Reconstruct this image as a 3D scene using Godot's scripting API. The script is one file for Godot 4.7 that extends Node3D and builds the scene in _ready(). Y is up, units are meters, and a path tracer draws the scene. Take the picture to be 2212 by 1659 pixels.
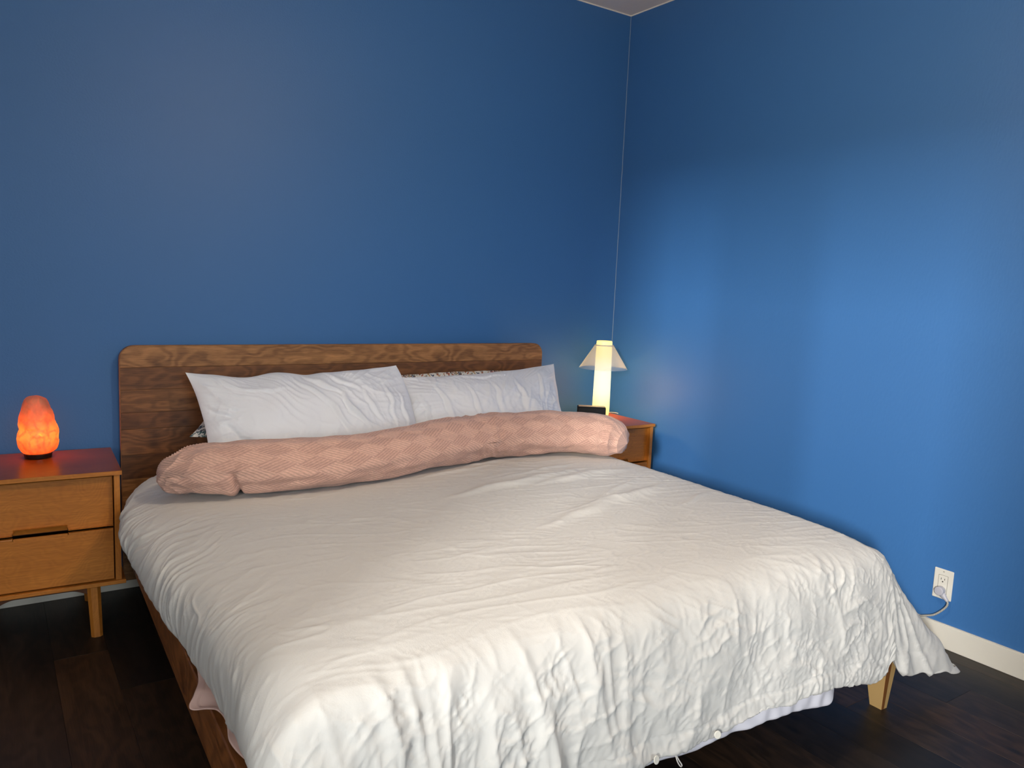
extends Node3D
# A bedroom corner: low wooden bed under a white duvet between two nightstands, blue walls.
# World: the room's corner is the origin, the wall behind the bed is z = 0, the wall on the right x = 0, the floor y = 0.

const ROOM_X := -4.6
const ROOM_Z := 5.8
const ROOM_H := 2.757
const DUVET_Y := 0.58

var mats := {}
var rng := RandomNumberGenerator.new()
var used := {}

# ---------------------------------------------------------------- naming
func numbered(called: String) -> String:
	if not used.has(called):
		used[called] = 0
		return called
	used[called] += 1
	return "%s_%03d" % [called, used[called]]

func tag(o: Node3D, label: String, category: String, group := "") -> Node3D:
	o.set_meta("label", label)
	o.set_meta("category", category)
	if group:
		o.set_meta("group", group)
	return o

func thing(called: String, label: String, category: String, at: Vector3, turn := 0.0, group := "") -> Node3D:
	var o := Node3D.new()
	o.name = numbered(called)
	add_child(o)
	o.position = at
	o.rotation.y = turn
	tag(o, label, category, group)
	return o

func part(called: String, m: Mesh, mat: Material, parent: Node, label := "") -> MeshInstance3D:
	var o := MeshInstance3D.new()
	o.name = called
	o.mesh = m
	o.material_override = mat
	if parent == self:
		o.name = numbered(called)
	parent.add_child(o, true)
	if label:
		o.set_meta("label", label)
	return o

func struct(called: String, m: Mesh, mat: Material, parent: Node = self) -> MeshInstance3D:
	var o := part(called, m, mat, parent)
	o.set_meta("kind", "structure")
	return o

# ---------------------------------------------------------------- mesh helpers
func begin() -> SurfaceTool:
	var st := SurfaceTool.new()
	st.begin(Mesh.PRIMITIVE_TRIANGLES)
	return st

func tri(st: SurfaceTool, a: Vector3, b: Vector3, c: Vector3, out: Vector3, ua: Vector2, ub: Vector2, uc: Vector2) -> void:
	var n := (c - a).cross(b - a)
	if n.length_squared() < 1e-16:
		return
	n = n.normalized()
	if n.dot(out) < 0.0:
		n = -n
		var t := b
		b = c
		c = t
		var tu := ub
		ub = uc
		uc = tu
	for k in 3:
		st.set_normal(n)
		st.set_uv([ua, ub, uc][k])
		st.add_vertex([a, b, c][k])

func grain_uv(p: Vector3, n: Vector3, g: int, off: Vector2) -> Vector2:
	var a := 0
	for k in 3:
		if absf(n[k]) > absf(n[a]):
			a = k
	if a != g:
		var r := 3 - a - g
		return Vector2(p[g], p[r] + p[a] * 0.7) + off
	return Vector2(p[(a + 1) % 3] * 0.3, p[(a + 2) % 3]) + off

func face(st: SurfaceTool, pts: Array, out: Vector3, g: int, off: Vector2) -> void:
	var n: Vector3 = (pts[2] - pts[0]).cross(pts[1] - pts[0])
	for k in range(1, pts.size() - 1):
		tri(st, pts[0], pts[k], pts[k + 1], out, grain_uv(pts[0], n, g, off), grain_uv(pts[k], n, g, off), grain_uv(pts[k + 1], n, g, off))

# a box with chamfered edges; g is the axis along which its grain runs
func add_box(st: SurfaceTool, c: Vector3, size: Vector3, r := 0.002, g := 0, off := Vector2.ZERO) -> void:
	var h := size * 0.5
	r = minf(r, minf(h.x, minf(h.y, h.z)) * 0.9)
	var p := func(sx: float, sy: float, sz: float, a: int) -> Vector3:
		var v := Vector3(sx * (h.x - r), sy * (h.y - r), sz * (h.z - r))
		v[a] = [sx, sy, sz][a] * h[a]
		return c + v
	for a in 3:
		var b := (a + 1) % 3
		var d := (a + 2) % 3
		for s in [-1.0, 1.0]:
			var q := []
			for k in [[-1, -1], [1, -1], [1, 1], [-1, 1]]:
				var e := [0.0, 0.0, 0.0]
				e[a] = s
				e[b] = float(k[0])
				e[d] = float(k[1])
				q.append(p.call(e[0], e[1], e[2], a))
			var out := Vector3.ZERO
			out[a] = s
			face(st, q, out, g, off)
		# chamfers along axis a
		for sb in [-1.0, 1.0]:
			for sd in [-1.0, 1.0]:
				var q := []
				for k in [[-1, b], [1, b], [1, d], [-1, d]]:
					var e := [0.0, 0.0, 0.0]
					e[a] = float(k[0])
					e[b] = sb
					e[d] = sd
					q.append(p.call(e[0], e[1], e[2], k[1]))
				var out := Vector3.ZERO
				out[b] = sb
				out[d] = sd
				face(st, q, out, g, off)
	for sx in [-1.0, 1.0]:
		for sy in [-1.0, 1.0]:
			for sz in [-1.0, 1.0]:
				face(st, [p.call(sx, sy, sz, 0), p.call(sx, sy, sz, 1), p.call(sx, sy, sz, 2)], Vector3(sx, sy, sz), g, off)

func box(c: Vector3, size: Vector3, r := 0.002, g := 0, off := Vector2.ZERO) -> Mesh:
	var st := begin()
	add_box(st, c, size, r, g, off)
	return st.commit()

# a flat outline (x, y) pushed from z0 to z1 with a chamfer b on the front
func add_slab(st: SurfaceTool, poly: PackedVector2Array, z0: float, z1: float, b: float, g := 0, off := Vector2.ZERO) -> void:
	if Geometry2D.is_polygon_clockwise(poly):
		poly.reverse()
	var n := poly.size()
	var inner := PackedVector2Array()
	for i in n:
		var e0 := (poly[i] - poly[(i + n - 1) % n]).normalized()
		var e1 := (poly[(i + 1) % n] - poly[i]).normalized()
		var n0 := Vector2(-e0.y, e0.x)
		var n1 := Vector2(-e1.y, e1.x)
		var m := (n0 + n1).normalized()
		inner.append(poly[i] + m * (b / maxf(0.4, m.dot(n0))))
	var idx := Geometry2D.triangulate_polygon(inner)
	for k in range(0, idx.size(), 3):
		var q := []
		for j in 3:
			q.append(Vector3(inner[idx[k + j]].x, inner[idx[k + j]].y, z1))
		face(st, q, Vector3(0, 0, 1), g, off)
	idx = Geometry2D.triangulate_polygon(poly)
	for k in range(0, idx.size(), 3):
		var q := []
		for j in 3:
			q.append(Vector3(poly[idx[k + j]].x, poly[idx[k + j]].y, z0))
		face(st, q, Vector3(0, 0, -1), g, off)
	for i in n:
		var j := (i + 1) % n
		var e := (poly[j] - poly[i]).normalized()
		var out := Vector3(e.y, -e.x, 0)
		var a0 := Vector3(poly[i].x, poly[i].y, z0)
		var a1 := Vector3(poly[j].x, poly[j].y, z0)
		var b0 := Vector3(poly[i].x, poly[i].y, z1 - b)
		var b1 := Vector3(poly[j].x, poly[j].y, z1 - b)
		face(st, [a0, a1, b1, b0], out, g, off)
		if b > 0.0:
			face(st, [b0, b1, Vector3(inner[j].x, inner[j].y, z1), Vector3(inner[i].x, inner[i].y, z1)], out + Vector3(0, 0, 1), g, off)

func slab(poly: PackedVector2Array, z0: float, z1: float, b: float, g := 0, off := Vector2.ZERO) -> Mesh:
	var st := begin()
	add_slab(st, poly, z0, z1, b, g, off)
	return st.commit()

# rings of equal size joined by flat faces, ends capped
func add_loft(st: SurfaceTool, rings: Array, g := 1, off := Vector2.ZERO) -> void:
	for k in rings.size():
		var mid := Vector3.ZERO
		for p in rings[k]:
			mid += p
		mid /= rings[k].size()
		var n: int = rings[k].size()
		if k + 1 < rings.size():
			for i in n:
				var j := (i + 1) % n
				var q := [rings[k][i], rings[k][j], rings[k + 1][j], rings[k + 1][i]]
				face(st, q, (q[0] + q[1]) * 0.5 - mid, g, off)
		if k == 0 or k == rings.size() - 1:
			var other: Vector3 = rings[1 if k == 0 else k - 1][0] - rings[k][0]
			face(st, Array(rings[k]), -other, g, off)

# a rectangle with cut corners, in the plane of height y
func leg_ring(x0: float, x1: float, z0: float, z1: float, y: float, c: float) -> Array:
	return [Vector3(x0 + c, y, z0), Vector3(x1 - c, y, z0), Vector3(x1, y, z0 + c), Vector3(x1, y, z1 - c), Vector3(x1 - c, y, z1), Vector3(x0 + c, y, z1), Vector3(x0, y, z1 - c), Vector3(x0, y, z0 + c)]

# smooth mesh from a grid of points (rows of equal length)
func grid_mesh(pts: Array, uvs: Array, flip := false, closed_s := false, ref := Vector3.ZERO) -> ArrayMesh:
	var rows := pts.size()
	var cols: int = pts[0].size()
	var v := PackedVector3Array()
	var n := PackedVector3Array()
	var uv := PackedVector2Array()
	var idx := PackedInt32Array()
	for i in rows:
		v.append_array(pts[i])
		uv.append_array(uvs[i])
	n.resize(v.size())
	for i in rows:
		var up: PackedVector3Array = pts[maxi(i - 1, 0)]
		var dn: PackedVector3Array = pts[mini(i + 1, rows - 1)]
		var me: PackedVector3Array = pts[i]
		for j in cols:
			var l := j - 1
			var r := j + 1
			if closed_s:
				l = cols - 2 if j == 0 else l
				r = 1 if j == cols - 1 else r
			else:
				l = maxi(l, 0)
				r = mini(r, cols - 1)
			var nn := (me[r] - me[l]).cross(dn[j] - up[j])
			if nn.length_squared() < 1e-20:
				var o: PackedVector3Array = dn if i < rows / 2 else up
				nn = (o[r] - o[l]).cross(dn[j] - up[j])
			n[i * cols + j] = (-nn if flip else nn).normalized()
	for i in rows - 1:
		for j in cols - 1:
			var a := i * cols + j
			var b := a + 1
			var c := a + cols
			var d := c + 1
			# with normal = ds x dt, the clockwise order is a, c, b
			if flip:
				idx.append_array([a, b, c, b, d, c])
			else:
				idx.append_array([a, c, b, b, c, d])
	var arr := []
	arr.resize(Mesh.ARRAY_MAX)
	arr[Mesh.ARRAY_VERTEX] = v
	arr[Mesh.ARRAY_NORMAL] = n
	arr[Mesh.ARRAY_TEX_UV] = uv
	arr[Mesh.ARRAY_INDEX] = idx
	var m := ArrayMesh.new()
	m.add_surface_from_arrays(Mesh.PRIMITIVE_TRIANGLES, arr)
	return m

# a profile of (radius, height) turned round the y axis
func lathe(profile: PackedVector2Array, seg := 48) -> ArrayMesh:
	var pts := []
	var uvs := []
	var total := 0.0
	for k in range(1, profile.size()):
		total += profile[k].distance_to(profile[k - 1])
	var run := 0.0
	for k in profile.size():
		if k:
			run += profile[k].distance_to(profile[k - 1])
		var row := PackedVector3Array()
		var urow := PackedVector2Array()
		for j in seg + 1:
			var a := TAU * j / seg
			row.append(Vector3(cos(a) * profile[k].x, profile[k].y, sin(a) * profile[k].x))
			urow.append(Vector2(float(j) / seg, run / total))
		pts.append(row)
		uvs.append(urow)
	return grid_mesh(pts, uvs, true, true)

# a round tube along points
func tube(path: PackedVector3Array, r: float, seg := 10, closed_ends := true) -> ArrayMesh:
	var pts := []
	var uvs := []
	var run := 0.0
	var side := Vector3.UP
	var n := path.size()
	for k in n:
		var t := (path[mini(k + 1, n - 1)] - path[maxi(k - 1, 0)]).normalized()
		if absf(side.dot(t)) > 0.95:
			side = Vector3.RIGHT
		side = (side - t * side.dot(t)).normalized()
		var up := t.cross(side)
		if k:
			run += path[k].distance_to(path[k - 1])
		var row := PackedVector3Array()
		var urow := PackedVector2Array()
		for j in seg + 1:
			var a := TAU * j / seg
			row.append(path[k] + (side * cos(a) + up * sin(a)) * r)
			urow.append(Vector2(float(j) / seg, run))
		if closed_ends and k == 0:
			var cap := PackedVector3Array()
			cap.resize(seg + 1)
			cap.fill(path[0])
			pts.append(cap)
			uvs.append(urow)
		pts.append(row)
		uvs.append(urow)
		if closed_ends and k == n - 1:
			var cap := PackedVector3Array()
			cap.resize(seg + 1)
			cap.fill(path[k])
			pts.append(cap)
			uvs.append(urow)
	return grid_mesh(pts, uvs, false, true)

func smooth_path(p: PackedVector3Array, each := 8) -> PackedVector3Array:
	var out := PackedVector3Array()
	for i in p.size() - 1:
		for k in each:
			out.append(cr(p[maxi(i - 1, 0)], p[i], p[i + 1], p[mini(i + 2, p.size() - 1)], float(k) / each))
	out.append(p[p.size() - 1])
	return out

func cr(a: Vector3, b: Vector3, c: Vector3, d: Vector3, t: float) -> Vector3:
	return b.cubic_interpolate(c, a, d, t)

func sstep(a: float, b: float, x: float) -> float:
	return smoothstep(a, b, x)

func noise(seed_: int, f: float, type := FastNoiseLite.TYPE_SIMPLEX_SMOOTH, oct := 1, fractal := FastNoiseLite.FRACTAL_FBM) -> FastNoiseLite:
	var n := FastNoiseLite.new()
	n.seed = seed_
	n.noise_type = type
	n.frequency = f
	n.fractal_type = fractal if oct > 1 else FastNoiseLite.FRACTAL_NONE
	n.fractal_octaves = oct
	return n

# ---------------------------------------------------------------- materials
func flat(color: Color, rough := 0.7, spec := 0.5) -> StandardMaterial3D:
	var m := StandardMaterial3D.new()
	m.albedo_color = color
	m.roughness = rough
	m.metallic_specular = spec
	return m

func tex(img: Image) -> ImageTexture:
	return ImageTexture.create_from_image(img)

# wood grain: u along the grain (w pixels), v across; returns colours around 1.0 to be tinted
func wood_image(w: int, h: int, seed_: int, dark: Color, light: Color, rings: float, knots: int, reach: float) -> Image:
	var img := Image.create(w, h, false, Image.FORMAT_RGB8)
	var n1 := noise(seed_, 1.0, FastNoiseLite.TYPE_SIMPLEX_SMOOTH, 3)
	var n2 := noise(seed_ + 1, 1.0, FastNoiseLite.TYPE_SIMPLEX_SMOOTH, 2)
	var r := RandomNumberGenerator.new()
	r.seed = seed_
	var kn := []
	for k in knots:
		kn.append(Vector2(r.randf_range(0.05, 0.95), r.randf_range(0.15, 0.85)))
	for y in h:
		for x in w:
			var u := float(x) / w
			var v := float(y) / h
			var cu := cos(u * TAU) * 0.5
			var su := sin(u * TAU) * 0.5
			var cathedral := n1.get_noise_3d(cu * 1.3, su * 1.3, v * 1.6) * 1.8 + v * 2.0
			var shade := 0.0
			for q in kn:
				var d := Vector2((u - q.x) * 7.0, (v - q.y) * 1.6)
				var dd := d.length()
				cathedral += 0.55 * exp(-dd * dd * 3.0)
				shade += 0.5 * exp(-dd * dd * 90.0)
			var ring := sin(cathedral * rings)
			ring = signf(ring) * pow(absf(ring), 0.7)
			var fine := n2.get_noise_3d(cu * reach, su * reach, v * 44.0)
			var pores := n2.get_noise_3d(cu * reach * 3.0 + 30.0, su * reach * 3.0, v * 120.0)
			var broad := n1.get_noise_3d(cu * 0.8 + 9.0, su * 0.8, v * 3.0)
			var t := clampf(0.55 + ring * (0.14 if knots else 0.06) + fine * 0.20 + broad * 0.24 - maxf(0.0, pores - 0.15) * 0.5 - shade, 0.0, 1.0)
			img.set_pixel(x, y, dark.lerp(light, t))
	return img

func wood(img: ImageTexture, tint: Color, rough: float, su: float, sv: float, spec := 0.5) -> StandardMaterial3D:
	var m := flat(tint, rough, spec)
	m.albedo_texture = img
	m.uv1_scale = Vector3(su, sv, 1)
	return m

func weave_image() -> Image:
	# the fine thread of plain cotton, as height
	var img := Image.create(256, 256, false, Image.FORMAT_L8)
	var n := noise(5, 0.05, FastNoiseLite.TYPE_SIMPLEX, 2)
	for y in 256:
		for x in 256:
			var a := 0.5 + 0.25 * sin(x * TAU / 8.0) * cos(y * TAU / 8.0)
			img.set_pixel(x, y, Color.from_hsv(0, 0, clampf(a + n.get_noise_2d(x, y) * 0.25, 0, 1)))
	return img

# knitted parquet of the bolster: squares set on their points, ribbed one way and the other
func parquet(height: bool) -> Image:
	var s := 512
	var img := Image.create(s, s, false, Image.FORMAT_RGB8)
	var n := noise(8, 0.03, FastNoiseLite.TYPE_SIMPLEX, 2)
	for y in s:
		for x in s:
			var u := float(x) / s
			var v := float(y) / s
			var a := (u + v) * 2.0
			var b := (u - v) * 2.0 + 8.0
			var odd := (int(floor(a)) + int(floor(b))) % 2
			var c := (a if odd == 0 else b) * 6.0
			var w := absf(fposmod(c, 1.0) - 0.5) * 2.0
			var rib := sstep(0.15, 0.65, w)
			if height:
				img.set_pixel(x, y, Color.from_hsv(0, 0, clampf(rib * 0.8 + 0.1, 0, 1)))
			else:
				var base := Color(0.845, 0.685, 0.62) if odd == 0 else Color(0.80, 0.642, 0.582)
				var col := (base * 0.92).lerp(base * 1.02, rib)
				var k := 1.0 + n.get_noise_2d(x, y) * 0.05
				img.set_pixel(x, y, Color(col.r * k, col.g * k, col.b * k))
	return img

# a small print of leaves and blossoms on white
func floral_image(seed_: int, inks: Array) -> Image:
	var s := 512
	var img := Image.create(s, s, false, Image.FORMAT_RGB8)
	img.fill(Color(0.86, 0.86, 0.84))
	var r := RandomNumberGenerator.new()
	r.seed = seed_
	for k in 520:
		var c := Vector2(r.randf() * s, r.randf() * s)
		var ink: Color = inks[r.randi() % inks.size()]
		var petals := 1 + r.randi() % 5
		var size := r.randf_range(4.0, 11.0)
		for p in petals:
			var a := TAU * p / petals + r.randf() * 0.7
			var q := c + Vector2(cos(a), sin(a)) * size * 0.9
			var ax := Vector2(cos(a), sin(a))
			for dy in range(-12, 13):
				for dx in range(-12, 13):
					var d := Vector2(dx, dy)
					var e := Vector2(d.dot(ax) / size, d.cross(ax) / (size * 0.45))
					if e.length() < 1.0:
						img.set_pixel(posmod(int(q.x) + dx, s), posmod(int(q.y) + dy, s), ink.lerp(Color(0.9, 0.9, 0.88), 0.25 * e.length()))
	return img

func make_materials() -> void:
	var walnut := tex(wood_image(1024, 256, 11, Color(0.38, 0.255, 0.145), Color(0.78, 0.575, 0.375), 9.0, 4, 3.4))
	var oak := tex(wood_image(1024, 256, 23, Color(0.62, 0.40, 0.18), Color(0.86, 0.61, 0.32), 22.0, 0, 1.6))
	var plank := tex(wood_image(1024, 256, 37, Color(0.075, 0.055, 0.045), Color(0.26, 0.20, 0.165), 6.0, 3, 2.6))
	mats.headboard = []
	for c in [Color(0.98, 0.96, 0.92), Color(0.74, 0.68, 0.63), Color(0.78, 0.73, 0.68), Color(0.70, 0.63, 0.58), Color(0.76, 0.70, 0.65), Color(0.66, 0.60, 0.56)]:
		mats.headboard.append(wood(walnut, c, 0.5, 0.8, 5.0))
	mats.rail = wood(walnut, Color(0.9, 0.78, 0.66), 0.45, 0.7, 3.0)
	mats.rail_edge = wood(walnut, Color(1.0, 0.92, 0.8), 0.45, 0.7, 3.0)
	mats.nightstand = wood(oak, Color(1.0, 0.92, 0.74), 0.42, 1.1, 3.2)
	mats.nightstand_top = wood(oak, Color(0.70, 0.535, 0.40), 0.28, 1.1, 3.0, 0.36)
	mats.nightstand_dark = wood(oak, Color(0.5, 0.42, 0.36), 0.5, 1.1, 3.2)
	mats.leg_light = wood(oak, Color(1.0, 0.98, 0.95), 0.45, 0.8, 5.0)
	mats.leg_pale = flat(Color(0.66, 0.54, 0.35), 0.5)
	mats.leg_dark = flat(Color(0.42, 0.26, 0.12), 0.5)
	mats.floor = []
	for c in [Color(1.0, 0.92, 0.86), Color(0.72, 0.70, 0.72), Color(1.15, 1.02, 0.9), Color(0.85, 0.80, 0.80), Color(0.6, 0.57, 0.58), Color(1.3, 1.12, 0.95)]:
		mats.floor.append(wood(plank, c * Color(0.99, 1.03, 1.0), 0.5, 0.8, 6.0))
	mats.subfloor = flat(Color(0.03, 0.025, 0.02), 0.9)
	# walls: eggshell paint with the faint relief of a roller
	var wn := NoiseTexture2D.new()
	wn.width = 512
	wn.height = 512
	wn.seamless = true
	wn.noise = noise(3, 0.06, FastNoiseLite.TYPE_SIMPLEX_SMOOTH, 3)
	mats.wall = flat(Color(0.228, 0.44, 0.68), 0.52, 0.5)
	mats.wall.heightmap_enabled = true
	mats.wall.heightmap_scale = 0.035
	mats.wall.heightmap_texture = wn
	mats.wall.uv1_scale = Vector3(3, 3, 3)
	mats.corner = flat(Color(0.50, 0.60, 0.72), 0.5)
	mats.white_wall = flat(Color(0.86, 0.85, 0.83), 0.8)
	mats.ceiling = flat(Color(0.93, 0.92, 0.90), 0.9)
	mats.trim = flat(Color(0.88, 0.865, 0.82), 0.4)
	mats.joint = flat(Color(0.30, 0.28, 0.26), 0.8)
	var wv := tex(weave_image())
	mats.cotton = flat(Color(0.805, 0.80, 0.785), 0.85, 0.35)
	mats.cotton.heightmap_enabled = true
	mats.cotton.heightmap_scale = 0.02
	mats.cotton.heightmap_texture = wv
	mats.cotton.uv1_scale = Vector3(14, 14, 14)
	mats.cotton.rim_enabled = true
	mats.cotton.rim = 0.25
	mats.pillow = mats.cotton.duplicate()
	mats.pillow.albedo_color = Color(0.915, 0.93, 0.955)
	mats.hem = mats.cotton
	mats.comforter = flat(Color(0.84, 0.84, 0.88), 0.75, 0.4)
	mats.mattress = flat(Color(0.84, 0.83, 0.81), 0.9)
	mats.pink = flat(Color(0.86, 0.73, 0.69), 0.8)
	mats.bolster = flat(Color(1, 1, 1), 0.95, 0.25)
	mats.bolster.albedo_texture = tex(parquet(false))
	mats.bolster.heightmap_enabled = true
	mats.bolster.heightmap_scale = 0.07
	mats.bolster.heightmap_texture = tex(parquet(true))
	mats.bolster.rim_enabled = true
	mats.bolster.rim = 0.4
	mats.floral_cool = flat(Color.WHITE, 0.85, 0.3)
	mats.floral_cool.albedo_texture = tex(floral_image(4, [Color(0.10, 0.16, 0.24), Color(0.18, 0.30, 0.32), Color(0.40, 0.52, 0.52), Color(0.12, 0.14, 0.2)]))
	mats.floral_cool.uv1_scale = Vector3(4, 2.4, 1)
	mats.floral_warm = flat(Color.WHITE, 0.85, 0.3)
	mats.floral_warm.albedo_texture = tex(floral_image(6, [Color(0.62, 0.34, 0.24), Color(0.22, 0.26, 0.36), Color(0.66, 0.52, 0.36), Color(0.48, 0.50, 0.46), Color(0.3, 0.2, 0.18)]))
	mats.floral_warm.uv1_scale = Vector3(4, 2.4, 1)
	mats.black = flat(Color(0.012, 0.012, 0.014), 0.2)
	mats.black_cloth = flat(Color(0.03, 0.03, 0.032), 0.8)
	mats.clock_top = flat(Color(0.55, 0.52, 0.48), 0.35)
	mats.plastic = flat(Color(0.88, 0.87, 0.83), 0.35)
	mats.slot = flat(Color(0.04, 0.04, 0.04), 0.6)
	mats.plug = flat(Color(0.72, 0.72, 0.76), 0.4)
	mats.screw = flat(Color(0.75, 0.74, 0.70), 0.3)
	mats.cable_white = flat(Color(0.86, 0.84, 0.82), 0.5)
	mats.button = flat(Color(0.88, 0.87, 0.83), 0.3)
	mats.stone_base = flat(Color(0.10, 0.085, 0.08), 0.25)
	# braided cord: short slanting dashes, dark and pale
	var braid := Image.create(32, 32, false, Image.FORMAT_RGB8)
	for y in 32:
		for x in 32:
			var k := posmod(x + y, 16) < 5
			braid.set_pixel(x, y, Color(0.34, 0.33, 0.31) if k else Color(0.80, 0.79, 0.75))
	mats.braid = flat(Color.WHITE, 0.7)
	mats.braid.albedo_texture = tex(braid)
	mats.braid.uv1_scale = Vector3(2, 90, 1)
	mats.glass = StandardMaterial3D.new()
	mats.glass.transparency = BaseMaterial3D.TRANSPARENCY_ALPHA
	mats.glass.albedo_color = Color(0.9, 0.95, 0.95, 0.05)
	mats.glass.roughness = 0.02

# ---------------------------------------------------------------- scene
func _ready() -> void:
	rng.seed = 7
	# camera
	var cam := Camera3D.new()
	cam.name = "camera"
	cam.position = Vector3(-2.95236, 1.283586, 3.367253)
	cam.rotation_order = EULER_ORDER_YXZ
	cam.rotation = Vector3(-0.1259437, -0.5946955, 0.0430548)
	cam.fov = rad_to_deg(2.0 * atan(829.5 / 1685.743))
	cam.near = 0.05
	cam.far = 60.0
	add_child(cam)
	cam.current = true
	# sky and exposure
	var env := Environment.new()
	var sky := Sky.new()
	var sm := ProceduralSkyMaterial.new()
	sm.sky_top_color = Color(0.55, 0.68, 0.86)
	sm.sky_horizon_color = Color(0.86, 0.90, 0.94)
	sm.ground_horizon_color = Color(0.55, 0.55, 0.53)
	sm.ground_bottom_color = Color(0.35, 0.34, 0.32)
	sky.sky_material = sm
	env.sky = sky
	env.background_mode = Environment.BG_SKY
	env.background_energy_multiplier = 1.0
	env.tonemap_mode = Environment.TONE_MAPPER_LINEAR
	env.tonemap_exposure = 1.15
	env.sdfgi_enabled = true
	env.ssao_enabled = true
	env.ssil_enabled = true
	var we := WorldEnvironment.new()
	we.name = "world_environment"
	we.environment = env
	add_child(we)
	# daylight: the bright low sky beyond the window on the left, and the softer light of the window behind the camera
	area("daylight_beam", Vector3(-12.6, 4.0, 9.54), Vector3(0.0, 1.0, 1.35), Vector2(0.8, 1.2), 218.0, Color(1.0, 0.99, 0.97))
	area("daylight_side", Vector3(ROOM_X - 0.2, 1.85, 4.25), Vector3(-1.5, 0.8, 1.8), Vector2(1.2, 1.0), 4.0, Color(0.97, 0.98, 0.97))
	area("daylight_front", Vector3(-3.2, 3.05, ROOM_Z + 8.0), Vector3(-2.0, 0.8, 0.0), Vector2(3.0, 1.7), 36.0, Color(0.93, 0.98, 1.0))
	area("daylight_front_low", Vector3(-2.4, 1.45, ROOM_Z + 0.2), Vector3(-2.2, 1.0, 0.0), Vector2(1.5, 1.2), 0.5, Color(1.0, 0.97, 0.92))
	make_materials()
	build_room()
	build_bed()
	build_bedding()
	build_pillows()
	build_nightstands()
	build_lamps()
	build_small()

func area(called: String, at: Vector3, to: Vector3, size: Vector2, energy: float, color: Color) -> void:
	var l := AreaLight3D.new()
	l.name = called
	add_child(l)
	l.look_at_from_position(at, to)
	l.area_size = size
	l.light_energy = energy
	l.light_color = color
	l.shadow_enabled = true
	l.area_range = 14.0
	l.area_attenuation = 2.0

# ---------------------------------------------------------------- room
func wall_with_hole(axis: int, at: float, thick: float, a0: float, a1: float, h0: float, h1: float, v0: float, v1: float) -> Mesh:
	# axis 0: a wall of constant x running along z; axis 2: constant z running along x
	var st := begin()
	for r in [[a0, h0, 0.0, ROOM_H], [h1, a1, 0.0, ROOM_H], [h0, h1, 0.0, v0], [h0, h1, v1, ROOM_H]]:
		var m: float = (r[0] + r[1]) * 0.5
		var l: float = r[1] - r[0]
		var c := Vector3(at, (r[2] + r[3]) * 0.5, m) if axis == 0 else Vector3(m, (r[2] + r[3]) * 0.5, at)
		var s := Vector3(thick, r[3] - r[2], l) if axis == 0 else Vector3(l, r[3] - r[2], thick)
		add_box(st, c, s, 0.0)
	return st.commit()

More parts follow.
